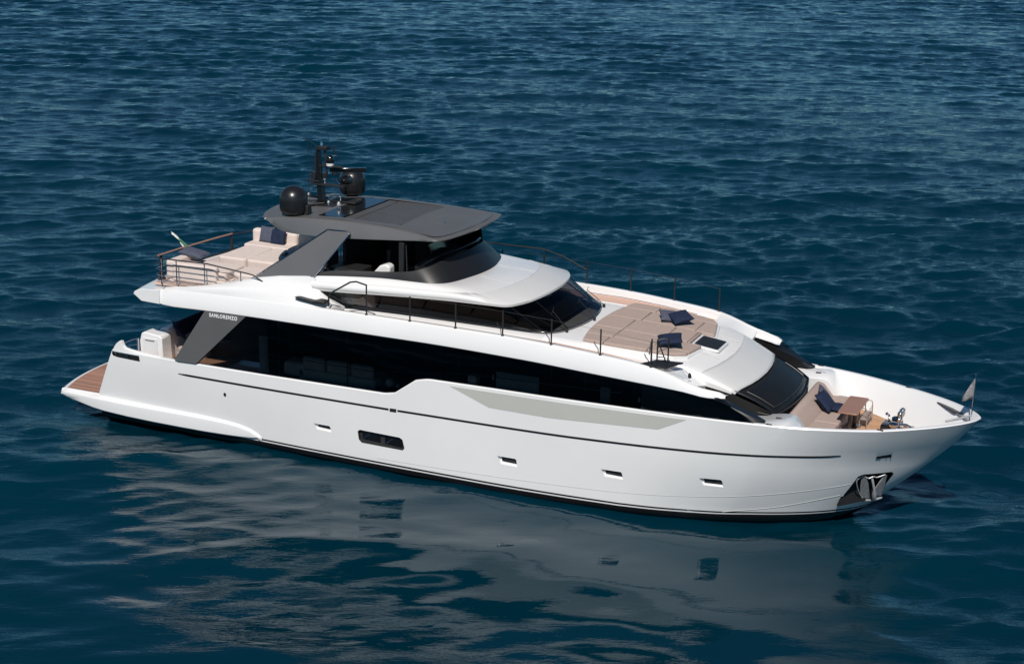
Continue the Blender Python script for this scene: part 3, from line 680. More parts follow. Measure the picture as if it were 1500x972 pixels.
# sun pad on the coachroof, with its channel and cushions
def pad_outline(k=0.):
    o = []
    for y in np.linspace(-2.22 - k, 2.22 + k, 17): o.append((18.12 - k + .30 * (abs(y) / 2.3) ** 2, y))
    o += [(19.6, 2.20 + k), (20.7, 2.06 + k), (21.05 + k * .5, 1.96 + k), (21.25 + k, 1.7 + k * .5), (21.42 + k, 1.0), (21.5 + k, .62)]
    o += [(21.52 + k, -.62), (21.45 + k, -1.0), (21.35 + k, -1.7 - k * .5), (21.05 + k * .5, -1.98 - k), (20.7, -2.07 - k), (19.6, -2.20 - k)]
    return o
bm = B_(); vs = [bm.verts.new((x, y, cz(x) + .035)) for x, y in pad_outline(.07)]; f = bm.faces.new(vs)
e = bmesh.ops.extrude_face_region(bm, geom=[f])
for v in e['geom']:
    if isinstance(v, bmesh.types.BMVert): v.co.z -= .12
ch = finish(bm, 'sunpad_surround', WHITE, coach, smooth=30, bevel=.02)
pad = empty('sunpad', (0, 0, 0)); pad.parent = yacht
def clip_poly(poly, x0, x1, y0, y1):
    bm = B_(); f = bm.faces.new([bm.verts.new((a, b, 0)) for a, b in poly])
    for co, no in (((x0, 0, 0), (-1, 0, 0)), ((x1, 0, 0), (1, 0, 0)), ((0, y0, 0), (0, -1, 0)), ((0, y1, 0), (0, 1, 0))):
        bmesh.ops.bisect_plane(bm, geom=bm.verts[:] + bm.edges[:] + bm.faces[:], plane_co=co, plane_no=no, clear_outer=True)
    return bm
GX = [18.0, 19.05, 20.25, 21.6]; GY = [-2.4, -1.55, -.70, .52, 1.58, 2.4]
GX2 = {0: [18.0, 19.0, 20.3, 21.6], 1: [18.0, 19.05, 20.35, 21.6], 2: [18.0, 19.05, 20.35, 21.05, 21.6], 3: [18, 19.2, 20.9, 21.6], 4: [18, 19.3, 21.7]}
hatch_c = (21.55, -.10)
for j in range(len(GY) - 1):
    gx = GX2[j]
    for i in range(len(gx) - 1):
        g = .012
        bm = clip_poly(pad_outline(), gx[i] + g, gx[i + 1] - g, GY[j] + g, GY[j + 1] - g)
        # leave room for the hatch
        if len(bm.faces) == 0: bm.free(); continue
        if bm.faces[:][0].calc_area() < .05: bm.free(); continue
        ff = bm.faces[:][0]; xs_max = max(v.co.x for v in ff.verts)
        if xs_max > 21.0 and GY[j] < 0 < GY[j + 1]:
            r = bmesh.ops.bisect_plane(bm, geom=bm.verts[:] + bm.edges[:] + bm.faces[:], plane_co=(21.12, 0, 0), plane_no=(1, 0, 0), clear_outer=True)
        ex = bmesh.ops.extrude_face_region(bm, geom=bm.faces[:])
        top = {v for v in ex['geom'] if isinstance(v, bmesh.types.BMVert)}
        for v in bm.verts: v.co.z = cz(v.co.x) + (.125 if v in top else .02)
        if not bm.faces: bm.free(); continue
        finish(bm, 'cushion', BEIGE, pad, smooth=60, bevel=.035, seg=3)
# piping lines across the pads
# hatch
bm = B_(); R3 = Matrix.Rotation(R_(7.5), 3, 'Y')
prism(bm, rrect(-.42, .42, -.52, .52, .08), 'z', -.05, .02)
for v in bm.verts: v.co = R3 @ v.co + Vector((21.58, -.10, 4.40))
ht = finish(bm, 'deck_hatch', WHITE, yacht, smooth=30, bevel=.01)
bm = B_(); prism(bm, rrect(-.36, .36, -.46, .46, .05), 'z', .018, .032)
for v in bm.verts: v.co = R3 @ v.co + Vector((21.58, -.10, 4.40))
finish(bm, 'hatch_glass', MATTEBLK, ht, smooth=0)

FLANKB = mat('flat_black_flank', (.007, .007, .007), .7, spec=.15, noise=(2, .2))
# ------------------------------------------------------------------ forward windscreen, flanks, fairings
bm = B_(); rows = []
for t in np.linspace(0, 1, 7):
    row = []
    for u in np.linspace(-1, 1, 17):
        yt = 2.02 * u; yb = 1.86 * u
        pt = Vector((23.22 - .076 * yt * yt, yt, 3.70)); pb = Vector((24.34 - .07 * yb * yb, yb, 3.14))
        p = pt.lerp(pb, t); p += Vector((.3, 0, .6)).normalized() * .05 * math.sin(math.pi * t); row.append(p)
    rows.append(row)
bgrid(bm, rows); fw = finish(bm, 'forward_windscreen', BLACKPAINT, yacht, smooth=60, solid=.03)
fw.data.materials[0] = mat('satin_black_glass', (.011, .011, .011), .34, coat=0, spec=.2, noise=(2, .1))
bm = B_()
edge = [rows[k][0] for k in range(7)] + rows[-1][1:] + [rows[k][-1] for k in range(6, -1, -1)]
tube(bm, edge, .03, 6); finish(bm, 'screen_frame', BLACKPAINT, fw)
inner = [Vector(rows[1][1]).lerp(rows[1][2], .0), *[rows[k][1] for k in range(2, 6)], *rows[5][2:16], *[rows[k][15] for k in range(5, 1, -1)]]
bm = B_(); tube(bm, [p + Vector((.01, 0, .022)) for p in inner], .010, 5); finish(bm, 'screen_seal', DKGREY, fw)
for s in (-1, 1):
    bm = B_()
    rows2 = []
    for x in np.arange(20.6, 24.05, .2):
        h = float(np.interp(x, [19.5, 21.5, 22.6, 23.3, 24.2], [2.40, 2.32, 2.16, 2.03, 1.88]))
        x2 = x + .34; dzz = float(np.interp(x2, [10, 20.5, 21.5, 22.3, 23.3], [.13, .16, .30, .28, .07]))
        zt = min(cz(x2) - .07 - dzz, 4.0) if x < 22.9 else float(np.interp(x, [22.9, 23.99, 24.2], [3.62, 3.20, 3.12]))
        rows2.append([(x, s * (h - .02), zt), (x, s * (h + .22), 3.12), (x, s * (h + .26), 2.9), (x, s * (h - .1), 2.9)])
    bgrid(bm, rows2, loop=True, caps=True); finish(bm, 'cabin_flank', FLANKB, yacht, smooth=40)
    bm = B_(); rows2 = []
    for x, zt, w, zb in ((20.6, 3.92, .3, 3.10), (21.5, 3.86, .34, 3.12), (22.3, 3.80, .36, 3.12), (22.8, 3.70, .36, 3.14), (23.2, 3.56, .34, 3.16), (23.6, 3.41, .30, 3.18), (23.85, 3.31, .24, 3.20), (24.0, 3.265, .12, 3.22), (24.05, 3.245, .04, 3.235)):
        o = H(x, 3.2) - .05
        if x > 23.7: o -= (x - 23.7) * .35
        rows2.append([(x, s * o, zb), (x, s * (o - .05), zt - .05), (x, s * (o - .09), zt), (x, s * (o - .09 - w), zt - .01), (x, s * (o - .12 - w), zb)])
    bgrid(bm, rows2, loop=True, caps=True); finish(bm, 'eyebrow_fairing', BLACK, yacht, smooth=35)
    # white side coaming between the screen and the bulwark, ending in the pillar beside the lounge
    bm = B_(); rows2 = []
    for x, z, yi in ((22.8, 3.12, 2.1), (23.4, 3.13, 2.0), (23.9, 3.15, 1.9), (24.3, 3.20, 1.80), (24.6, 3.22, 1.78), (24.72, 3.18, 1.78), (24.9, 2.98, 1.8), (25.15, 2.62, 1.8), (25.25, 2.40, 1.8)):
        o = H(x, 3.1) - .15; ob = H(x, 2.35) - .16
        ot = ob + (o - ob) * (min(z, 3.2) - 2.35) / .8
        rows2.append([(x, s * ob, 2.35), (x, s * ot, min(z, 3.20)), (x, s * (ot - .04), z), (x, s * (yi + .04), z), (x, s * yi, z - .03), (x, s * yi, 2.35)])
    bgrid(bm, rows2, loop=True, caps=True); sc_ = finish(bm, 'bow_side_coaming', WHITE, yacht, smooth=45)
    bm = B_(); box(bm, (24.3, s * 2.3, 3.215), (.16, .08, .02)); finish(bm, 'deck_cleat', MATTEBLK, sc_, bevel=.008)
    bm = B_(); tube(bm, [(23.75, s * 2.55, 3.38), (24.5, s * 2.35, 3.22)], .005, 5); finish(bm, 'lifeline', DKSTEEL, sc_)

# saloon glazing and what shows through it
for s in (-1, 1):
    bm = B_(); rows2 = []
    for x in list(np.arange(5.4, 23.9, .2)):
        a = sheer(x) - .12; b = min(bl(x) + .06, float(np.interp(x, [22.2, 23.0, 23.85], [4.5, 3.75, 3.2])))
        if x < 7.6: b = min(b, 2.5 + (x - 5.4) * .8)
        y = H(x, 3.2) - .06 if x > 5 else 3.3
        rows2.append([(x, s * y, a), (x, s * (y - .004), (a + b) / 2), (x, s * (y - .01), b)])
    bgrid(bm, rows2); gw = finish(bm, 'saloon_window', GLASS, yacht, smooth=60)
    for x in (8.85, 11.25, 14.4, 17.9, 20.4):
        bm = B_(); y = H(x, 3.2) - .085; tube(bm, [(x, s * y, sheer(x)), (x, s * y, bl(x))], .018, 4); finish(bm, 'window_mullion', DKSTEEL, gw)
    # grey fashion plate at the aft end of the saloon window
    bm = B_(); rows2 = []
    P4 = [(5.03, 2.42), (5.80, 2.43), (7.72, 4.24), (6.25, 4.22)]
    prism(bm, [(4.98, 2.45), (5.12, 2.415), (5.80, 2.42), (7.74, 4.26), (6.22, 4.23)], 'y', s * 3.405, s * 3.22)
    fp = finish(bm, 'aft_fashion_plate', GREY, yacht, smooth=30, bevel=.01)
    bm = B_(); box(bm, (5.3, s * 3.30, 2.42), (.2, .1, .05)); finish(bm, 'plate_foot', MATTEBLK, fp)
    # lettering
    cu = bpy.data.curves.new('lettering', 'FONT'); cu.body = 'SANLORENZO'; cu.size = .165; cu.extrude = .004; cu.space_character = 1.22; cu.offset = .004
    to = bpy.data.objects.new('lettering', cu); COL.objects.link(to); dg = bpy.context.evaluated_depsgraph_get()
    me = bpy.data.meshes.new_from_object(to.evaluated_get(dg)); bpy.data.objects.remove(to)
    w_ = max(v.co.x for v in me.vertices) - min(v.co.x for v in me.vertices)
    sx = 1.02 / w_
    for v in me.vertices:
        x, y, z = v.co
        if s < 0: v.co = (6.38 + x * sx, -3.412 - z, 4.06 + y * 1.0)
        else: v.co = (7.42 - x * sx, 3.412 + z, 4.06 + y * 1.0)
    link('lettering', me, mat('white_letter', (.85, .85, .85), .4), fp, smooth=0)
# saloon interior
bm = B_(); box(bm, (6.45, -1.2, 3.1), (3.1, .05, 2.2)); finish(bm, 'cockpit_dark_backing', DARKIN, yacht, smooth=0)  # added dark sheet that makes the aft saloon glass read black
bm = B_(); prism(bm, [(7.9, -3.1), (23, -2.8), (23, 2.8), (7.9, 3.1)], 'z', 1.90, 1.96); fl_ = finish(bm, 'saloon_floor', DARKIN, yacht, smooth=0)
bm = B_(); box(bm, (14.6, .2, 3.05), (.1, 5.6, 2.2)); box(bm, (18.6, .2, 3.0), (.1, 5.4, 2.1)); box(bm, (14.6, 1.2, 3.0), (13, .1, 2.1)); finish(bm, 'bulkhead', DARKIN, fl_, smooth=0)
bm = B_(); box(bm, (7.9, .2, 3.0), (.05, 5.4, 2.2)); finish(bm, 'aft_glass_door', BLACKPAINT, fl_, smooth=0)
for x0, n in ((9.75, 3),):
    for k in range(3):
        bm = B_(); box(bm, (x0 + k * .85, -2.75, 2.82), (.80, .22, .42), Matrix.Rotation(R_(10), 3, 'X')); finish(bm, 'sofa_back_cushion', INTSOFA, fl_, bevel=.09, seg=3)
bm = B_(); box(bm, (10.6, -2.45, 2.38), (2.7, .9, .5)); finish(bm, 'saloon_sofa', INTSOFA, fl_, bevel=.05)
bm = B_(); rows2 = []
def curtain(x0, x1, y, z0, z1):
    bm = B_(); r = []
    for k in range(41):
        x = x0 + (x1 - x0) * k / 40; r.append((x, y + .05 * math.sin(k * 1.9)))
    bgrid(bm, [[(x, yy, z0) for x, yy in r], [(x, yy, z1) for x, yy in r]]); return bm
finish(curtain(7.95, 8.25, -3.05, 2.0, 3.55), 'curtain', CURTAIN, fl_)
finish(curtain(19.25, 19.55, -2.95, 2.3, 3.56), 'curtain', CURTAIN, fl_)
bm = B_(); box(bm, (16.75, -3.12, 3.38), (1.35, .05, .06))
for k in range(22): box(bm, (16.75, -3.12, 2.9 + k * .033), (1.35, .05, .012))
finish(bm, 'louvred_blind', CURTAIN, fl_, smooth=0)
bm = B_(); box(bm, (15.35, -3.1, 3.25), (.28, .3, .28)); finish(bm, 'lamp_shade', INTSOFA, fl_, bevel=.01)
bm = B_(); tube(bm, [(8.2, -3.2, 3.05), (12, -3.28, 3.05), (15, -3.28, 3.42), (20, -3.2, 3.55)], .012, 6); finish(bm, 'interior_rail', STEEL, fl_)
bm = B_(); prism(bm, rrect(8.7, 9.5, -2.9, -2.3, .1), 'z', 2.35, 2.8); finish(bm, 'armchair', INTSOFA, fl_, bevel=.1, seg=3)
bm = B_(); lathe(bm, [(0, 0), (.1, .05), (.14, .15), (.1, .26), (0, .3)], (12.45, -2.9, 2.5), 14); lathe(bm, [(0, 0), (.05, .05), (.07, .1), (0, .18)], (12.75, -2.95, 2.5), 12); finish(bm, 'vase', INTSOFA, fl_)
for xx in (16.0, 20.5):
    bm = B_(); box(bm, (xx, -3.16, 3.42), (.06, .04, .14)); finish(bm, 'switch_plate', INTSOFA, fl_)

# ------------------------------------------------------------------ flybridge
bm = B_(); ft = full(FLT); fb = full([(x, y, z - .002) for x, y, z in FLB])
mid = [a.lerp(b, .5) + Vector((.02 if abs(a.y) < 1.9 else 0, 0, .02)) for a, b in zip(fb, ft)]
it = full(inset(FLT, .07, -.01)); ib = full([(x - .5, max(y - .25, 0) if y else 0, 4.9) for x, y, z in FLT])
bgrid(bm, [fb, mid, ft, it, ib]); coam = finish(bm, 'flybridge_coaming', mat('dark_coaming', (.010, .010, .011), .42, coat=.1, noise=(2, .1)), yacht, smooth=50)
bm = B_(); tube(bm, [Vector((x - .12, -y + .1, z + dz)) for (x, y, z), dz in zip([FLT[4], FLT[5], FLT[6], FLT[8]], (.02, .1, .12, .08))] + [Vector((13.62, .6, 6.42)), Vector((13.5, 1.2, 6.40)), Vector((13.4, 1.3, 6.3))], .035, 8); finish(bm, 'screen_handrail', BLACKPAINT, coam)
bm = B_(); box(bm, (13.50, .95, 6.36), (.1, .2, .06)); finish(bm, 'handrail_bracket', STEEL, coam, bevel=.01)
bm = B_(); prism(bm, [(4.0, -2.95), (9.6, -2.65), (9.9, -1.85), (12.9, -1.85), (12.9, 1.85), (9.9, 1.85), (9.5, 2.3), (4.0, 2.2)], 'z', 4.70, 4.78); ff_ = finish(bm, 'flybridge_floor', mat('pale_deck_planking', (.55, .42, .36), .7, noise=(3, .12), scale3=(1, 14, 1)), yacht, smooth=0)
# hardtop
HT = [(7.62, 2.12, 7.08), (8.4, 2.00, 7.14), (10.2, 1.90, 7.20), (12.0, 1.94, 7.17), (13.0, 2.04, 7.10), (13.60, 2.15, 7.04), (13.88, 1.98, 7.05), (14.08, 1.3, 7.08), (14.16, .6, 7.10), (14.18, 0, 7.11)]
HB = [(7.72, 2.06, 7.00), (8.4, 2.08, 6.70), (10.2, 2.12, 6.73), (12.0, 2.14, 6.86), (13.0, 2.16, 6.95), (13.55, 2.14, 6.97), (13.80, 1.90, 6.99), (13.99, 1.25, 7.02), (14.11, .6, 7.04), (14.14, 0, 7.05)]
HU = [(8.4, 1.85, 6.68), (8.8, 1.80, 6.68), (10.2, 1.80, 6.70), (11.6, 1.80, 6.80), (12.5, 1.80, 6.88), (13.0, 1.80, 6.92), (13.3, 1.6, 6.94), (13.4, 1.1, 6.95), (13.45, .5, 6.96), (13.5, 0, 6.97)]
HI = [(7.72, 1.98, 7.10), (8.4, 1.88, 7.16), (10.2, 1.79, 7.225), (12.0, 1.82, 7.195), (12.9, 1.92, 7.13), (13.4, 1.98, 7.07), (13.66, 1.80, 7.08), (13.86, 1.2, 7.11), (13.97, .55, 7.13), (14.0, 0, 7.14)]
bm = B_()
T0, T1, Bo, Bu = full(HT), full(HI), full(HB), full(HU)
bgrid(bm, [Bu, Bo, [a.lerp(b, .35) + Vector((0, (-.035 if a.y < 0 else .035), .0)) for a, b in zip(Bo, T0)], T0])
aft0 = [Vector((7.62 - .62 * (1 - (y / 2.12) ** 2) ** .9, y, 7.08)) for y in np.linspace(-2.12, 2.12, 25)]
aftb = [Vector((p.x + .12, p.y * .96, 6.99)) for p in aft0]
aftu = [Vector((8.4, p.y * .82, 6.74)) for p in aft0]
bgrid(bm, [aftu, aftb, aft0])
n2 = len(Bu) // 2
bgrid(bm, [Bu[:n2 + 1], Bu[n2:][::-1]])
bmesh.ops.remove_doubles(bm, verts=bm.verts[:], dist=2e-3)
htop = finish(bm, 'hardtop', GREY, yacht, smooth=40)
bm = B_()
def topz(x, y): return float(np.interp(x, [7.0, 7.7, 8.4, 10.2, 12, 13, 13.5, 14.2], [7.09, 7.10, 7.16, 7.225, 7.195, 7.12, 7.08, 7.11])) + .04 * (1 - (y / 2.1) ** 2)
bgrid(bm, [T0, [a.lerp(b, .3) + Vector((0, 0, .012)) for a, b in zip(T0, T1)], T1])
# deck of the top with a rectangular well for the louvres
LX0, LX1, LY = 9.25, 12.1, 1.55
def inner_y(x): return pch(x, [7.72, 8.4, 10.2, 12, 12.9, 13.4, 13.66, 13.86, 13.97, 14.0], [1.98, 1.88, 1.79, 1.82, 1.92, 1.98, 1.80, 1.2, .55, 0.0])
for xa, xb, n in ((7.72, LX0, 8), (LX0, LX1, 12), (LX1, 14.0, 16)):
    for ya, yb in (((-1, -LY), (-LY, 0), (0, LY), (LY, 1)) if True else ()):
        if xa == LX0 and (ya, yb) in ((-LY, 0), (0, LY)): continue
        rr = []
        for k in range(n + 1):
            x = xa + (xb - xa) * k / n; w = inner_y(x)
            a = -w if ya == -1 else max(min(ya, w), -w); b = w if yb == 1 else max(min(yb, w), -w)
            rr.append([(x, a + (b - a) * q / 4, topz(x, a + (b - a) * q / 4) if abs(a + (b - a) * q / 4) < w - 1e-4 or True else 0) for q in range(5)])
        bgrid(bm, rr)
aft1 = [Vector((max(p.x + .1, 7.0), p.y * .935, topz(p.x, p.y))) for p in aft0]
bgrid(bm, [aft0, aft1, [Vector((7.72, p.y, topz(7.72, p.y))) for p in aft1]])
# well sides
zc = topz(10, 1.5) - .10
bgrid(bm, [[(LX0, -LY, topz(LX0, LY)), (LX1, -LY, topz(LX1, LY)), (LX1, LY, topz(LX1, LY)), (LX0, LY, topz(LX0, LY)), (LX0, -LY, topz(LX0, LY))],
           [(LX0, -LY, zc), (LX1, -LY, zc), (LX1, LY, zc), (LX0, LY, zc), (LX0, -LY, zc)]])
f = bm.faces.new([bm.verts.new(p) for p in ((LX0, -LY, zc), (LX1, -LY, zc), (LX1, LY, zc), (LX0, LY, zc))])
me = bpy.data.meshes.new('hardtop_skin'); bmesh.ops.remove_doubles(bm, verts=bm.verts[:], dist=1e-3); bmesh.ops.recalc_face_normals(bm, faces=bm.faces); bm.to_mesh(me); bm.free()
skin = link('hardtop_skin', me, GREYTOP, htop, smooth=30)
bm = B_()
ns = 17
for k in range(ns):
    x = LX0 + .85 + (LX1 - LX0 - .9) * (k + .5) / ns
    box(bm, (x, 0, zc + .05 + (.015 if x < 10.5 else 0)), (.105, 2 * LY - .06, .018), Matrix.Rotation(R_(-9), 3, 'Y'))
finish(bm, 'louvre_blades', GREYTOP, htop, smooth=0)
bm = B_(); box(bm, (LX0 + .42, 0, zc + .085), (.80, 2 * LY - .04, .02)); finish(bm, 'solar_panel', mat('solar_glass', (.01, .01, .01), .12, coat=.3), htop, smooth=0, bevel=.004)
bm = B_(); lathe(bm, [(0, .02), (.03, .02), (.035, 0)], (13.05, -.4, 7.19), 10); finish(bm, 'top_light', STEEL, htop)
# side plates carrying the hardtop
for s in (-1, 1):
    bm = B_()
    lo = [(7.55, 5.20), (7.72, 5.30), (9.72, 5.60), (10.05, 5.72)]
    quad = [(7.50, 2.86, 5.20), (9.80, 2.80, 5.60), (10.72, 2.20, 6.92), (10.66, 2.17, 6.98), (9.95, 2.15, 6.95), (9.85, 2.16, 6.90)]
    A = [bm.verts.new((x, s * y, z)) for x, y, z in quad]; Bv = [bm.verts.new((x, s * (y - .10), z - .01)) for x, y, z in quad]
    bm.faces.new(A); bm.faces.new(Bv[::-1])
    for i in range(len(quad)): bm.faces.new([A[i], Bv[i], Bv[(i + 1) % len(quad)], A[(i + 1) % len(quad)]])
    pl = finish(bm, 'hardtop_side_plate', GREY, yacht, smooth=20, bevel=.02)
    bm = B_(); tube(bm, [(9.80, s * 2.81, 5.60), (10.73, s * 2.21, 6.93), (10.66, s * 2.18, 6.99), (9.93, s * 2.16, 6.97), (7.50, s * 2.87, 5.22)], .018, 6); finish(bm, 'plate_edge', STEEL, pl)
    bm = B_(); box(bm, (12.45, s * 2.12, 6.35), (.16, .08, .95)); finish(bm, 'hardtop_pillar', MATTEBLK, yacht, bevel=.01)
    bm = B_(); tube(bm, [(12.62, s * 2.1, 5.95), (12.58, s * 2.08, 6.75)], .02, 6); finish(bm, 'pillar_trim', DKSTEEL, yacht)
    if s > 0:
        bm = B_(); bgrid(bm, [[(9.6, s * 2.45, 5.0), (13.3, s * 1.9, 5.9)], [(9.9, s * 2.1, 6.8), (13.2, s * 1.85, 6.95)]]); finish(bm, 'side_enclosure', BLACKPAINT, yacht, solid=.01, smooth=0)
# flybridge furniture under the hardtop
bm = B_(); prism(bm, [(12.55, 4.8), (12.45, 5.95), (12.85, 6.2), (13.2, 6.1), (13.4, 5.6), (13.4, 4.8)], 'y', -1.3, .9); hc = finish(bm, 'helm_console', MATTEBLK, yacht, bevel=.03)
bm = B_(); box(bm, (12.52, .2, 6.22), (.05, 1.1, .38), Matrix.Rotation(R_(-15), 3, 'Y')); finish(bm, 'helm_screen', BLACKPAINT, hc)
for yy in (-.85, .25):
    bm = B_(); box(bm, (11.75, yy, 5.5), (.55, .6, .14)); box(bm, (11.48, yy, 5.92), (.14, .6, .75)); tube(bm, [(11.75, yy, 4.78), (11.75, yy, 5.45)], .08, 10); finish(bm, 'flybridge_helm_seat', MATTEBLK, yacht, bevel=.04, seg=3)
bm = B_(); prism(bm, [(9.95, -2.1), (11.0, -2.1), (11.0, -1.3), (9.95, -1.3)], 'z', 4.8, 5.78); finish(bm, 'bar_cabinet', MATTEBLK, yacht, bevel=.02)
bm = B_(); box(bm, (10.0, 0.35, 5.6), (.1, 3.3, 1.7)); box(bm, (11.3, 1.6, 5.5), (2.2, .9, 1.3)); finish(bm, 'bar_back', MATTEBLK, yacht, bevel=.02)
bm = B_(); lathe(bm, [(0, 0), (.2, 0), (.21, .05), (.13, .1), (.05, .16), (.05, .3)], (9.95, -2.35, 5.62), 14); finish(bm, 'grab_post', STEEL, yacht)
bm = B_(); prism(bm, [(11.35, 5.72), (11.95, 5.72), (11.95, 5.98), (11.8, 6.05), (11.6, 5.98)], 'y', -1.95, -1.6); finish(bm, 'seat_shell', WHITE, yacht, bevel=.06, seg=3)

# domes and mast
for s in (-1, 1):
    c = (8.42, s * 1.62, 7.15) if s < 0 else (8.60, 1.78, 7.18); r = .44 if s < 0 else .43
    bm = B_(); prof = [(0, .0), (r * .42, .0), (r * .45, .05), (r * .80, .07), (r * .96, .17), (r, .26), (r, .52)] + [(r * math.cos(a), .52 + r * .95 * math.sin(a)) for a in np.linspace(.1, math.pi / 2, 12)]
    lathe(bm, prof, c, 40); dm = finish(bm, 'satellite_dome', mat('satin_black_dome', (.012, .012, .013), .33, coat=.25, noise=(3, .2)), yacht, smooth=40)
    if s < 0:
        bm = B_(); box(bm, (8.85, -1.52, 7.33), (.16, .25, .34)); finish(bm, 'dome_bracket', MATTEBLK, dm, bevel=.02)
mast = empty('mast', (8.44, 0, 7.15)); mast.parent = yacht
def mp(name, m, fn, par=None, **k):
    bm = B_(); fn(bm)
    for v in bm.verts: v.co -= Vector((8.44, 0, 7.15))
    return finish(bm, name, m, par or mast, **k)
def col_(bm):
    rr = []
    for z, w, d, x in ((7.15, .13, .11, 8.50), (7.4, .11, .09, 8.48), (8.2, .085, .07, 8.41), (9.05, .065, .05, 8.37)):
        rr.append([(x - w, -d, z), (x + w, -d, z), (x + w, d, z), (x - w, d, z)])
    bgrid(bm, rr, loop=True, caps=True)
mp('mast_column', BLACKPAINT, col_, bevel=.015)
mp('mast_base', MATTEBLK, lambda bm: (box(bm, (8.6, 0, 7.2), (.9, .7, .06)), box(bm, (9.1, .5, 7.28), (.9, .5, .06)), box(bm, (8.0, .5, 7.3), (.8, .12, .06)), tube(bm, [(7.8, -.3, 7.3), (8.3, .1, 7.3)], .03, 6), tube(bm, [(8.1, -.6, 7.26), (8.7, -.2, 7.3)], .03, 6)), bevel=.01)
mp('mast_spreader', MATTEBLK, lambda bm: (box(bm, (8.85, 0, 8.46), (.85, .16, .05)), box(bm, (8.75, 0, 7.86), (1.2, .3, .06)), box(bm, (8.55, .0, 9.02), (.36, .24, .1)), tube(bm, [(8.62, 0, 8.95), (8.68, 0, 8.1)], .035, 8), box(bm, (8.2, .0, 7.95), (.5, .2, .04))), bevel=.008)
mp('radar_scanner', BLACKPAINT, lambda bm: (box(bm, (9.25, .35, 8.33), (1.15, .16, .14), Matrix.Rotation(R_(28), 3, 'Z')), lathe(bm, [(0, 0), (.12, 0), (.1, .14), (0, .14)], (8.9, .15, 8.16), 14)), bevel=.02)
mp('searchlight', BLACKPAINT, lambda bm: (lathe(bm, [(0, -.16), (.13, -.16), (.17, 0), (.13, .14), (0, .16)], (9.25, .25, 8.02), 18, Matrix.Rotation(R_(80), 3, 'Y'))), smooth=50)
sdm = mp('camera_dome', BLACKPAINT, lambda bm: lathe(bm, [(0, .1), (.13, .1), (.135, .2)] + [(.135 * math.cos(a), .2 + .16 * math.sin(a)) for a in np.linspace(.1, 1.57, 8)], (8.80, 0, 8.46), 20))
mp('dome_base', WHITE, lambda bm: lathe(bm, [(0, 0), (.12, 0), (.13, .09), (0, .1)], (8.80, 0, 8.475), 18), sdm)
mp('mast_light', STEEL, lambda bm: (lathe(bm, [(0, 0), (.04, 0), (.045, .1), (.02, .16), (0, .17)], (8.5, 0, 9.06), 10)))
for pts, r in ([((8.02, .0, 7.2), (7.98, 0, 9.25))], .008), ([((8.18, .15, 7.9), (8.16, .15, 8.75))], .022), ([((8.75, .0, 8.9), (8.74, 0, 9.75))], .006), ([((8.36, 0, 9.05), (7.8, .1, 9.28))], .008), ([((8.0, .3, 7.3), (7.95, .3, 9.0))], .006), ([((8.9, .3, 7.9), (8.92, .3, 9.45))], .005):
    mp('whip_aerial', MATTEBLK, lambda bm: tube(bm, pts[0], r, 6))
mp('signal_horn', STEEL, lambda bm: (tube(bm, [(8.85, .0, 8.04), (9.05, -.05, 8.08), (9.22, -.1, 7.92)], [.02, .02, .035], 8)))
for p, r in (((9.3, -.35, 7.30), .06), ((8.78, -.1, 7.28), .04), ((9.05, .2, 7.45), .05), ((8.6, .0, 8.0), .05), ((8.18, .0, 8.02), .05), ((7.95, .1, 7.42), .045)):
    mp('mast_fitting', CHROME, lambda bm: (lathe(bm, [(0, 0), (r, .01), (r * 1.1, r), (r * .6, r * 2), (0, r * 2.2)], p, 12), tube(bm, [(p[0], p[1], p[2] - .12), p], .014, 6)))
for c_, d_ in (((8.22, 0, 8.12), (.16, .14, .22)), ((8.62, .0, 8.15), (.12, .16, .16)), ((8.95, 0, 8.98), (.04, .04, .3))):
    mp('mast_fitting', MATTEBLK, lambda bm: box(bm, c_, d_), bevel=.01)

# rails of the aft flybridge
rail = empty('aft_rail', (0, 0, 0)); rail.parent = yacht
def rl(name, m, pts, r, n=8, par=None):
    bm = B_(); tube(bm, pts, r, n); return finish(bm, name, m, par or rail)
rl('top_rail', DKSTEEL, [(8.1, -2.98, 5.28), (7.75, -3.0, 5.46), (7.5, -3.0, 5.49), (6.08, -3.0, 5.62), (4.3, -3.02, 5.60), (4.12, -2.98, 5.60), (4.02, -2.75, 5.60), (4.05, -2.6, 5.60)], .022)
bm = B_(); tube(bm, [(4.05, -2.75, 5.60), (4.12, -1.6, 5.60), (4.30, .2, 5.60), (4.42, .95, 5.60)], .045, 10)
for v in bm.verts: v.co.z = 5.60 + (v.co.z - 5.60) * .55
finish(bm, 'teak_handrail', TEAKR, rail)
rl('top_rail', DKSTEEL, [(4.42, .95, 5.60), (4.75, 1.55, 5.60), (5.2, 1.9, 5.60), (5.8, 2.0, 5.60), (7.4, 2.05, 5.58), (9.2, 2.1, 5.6)], .020)
for k, z in enumerate((5.40, 5.22, 5.04, 4.88)):
    x1 = (6.9, 6.4, 5.9, 5.3)[k]
    rl('guard_rail', DKSTEEL if k < 1 else STEEL, [(x1 + .3, -2.98, z - .12 if k == 0 else z), (x1, -2.98, z), (4.25, -3.0, z), (4.08, -2.9, z), (4.05, -2.4, z)], .013, 6)
for x, y in ((4.35, -3.0), (4.93, -3.0), (5.98, -3.0), (7.3, -2.98)):
    zb = {4.35: 4.62, 4.93: 4.72, 5.98: 4.85, 7.3: 5.1}[x]
    rl('rail_post', STEEL, [(x, y, zb), (x, y, 5.60 if x < 7 else 5.50)], .020)
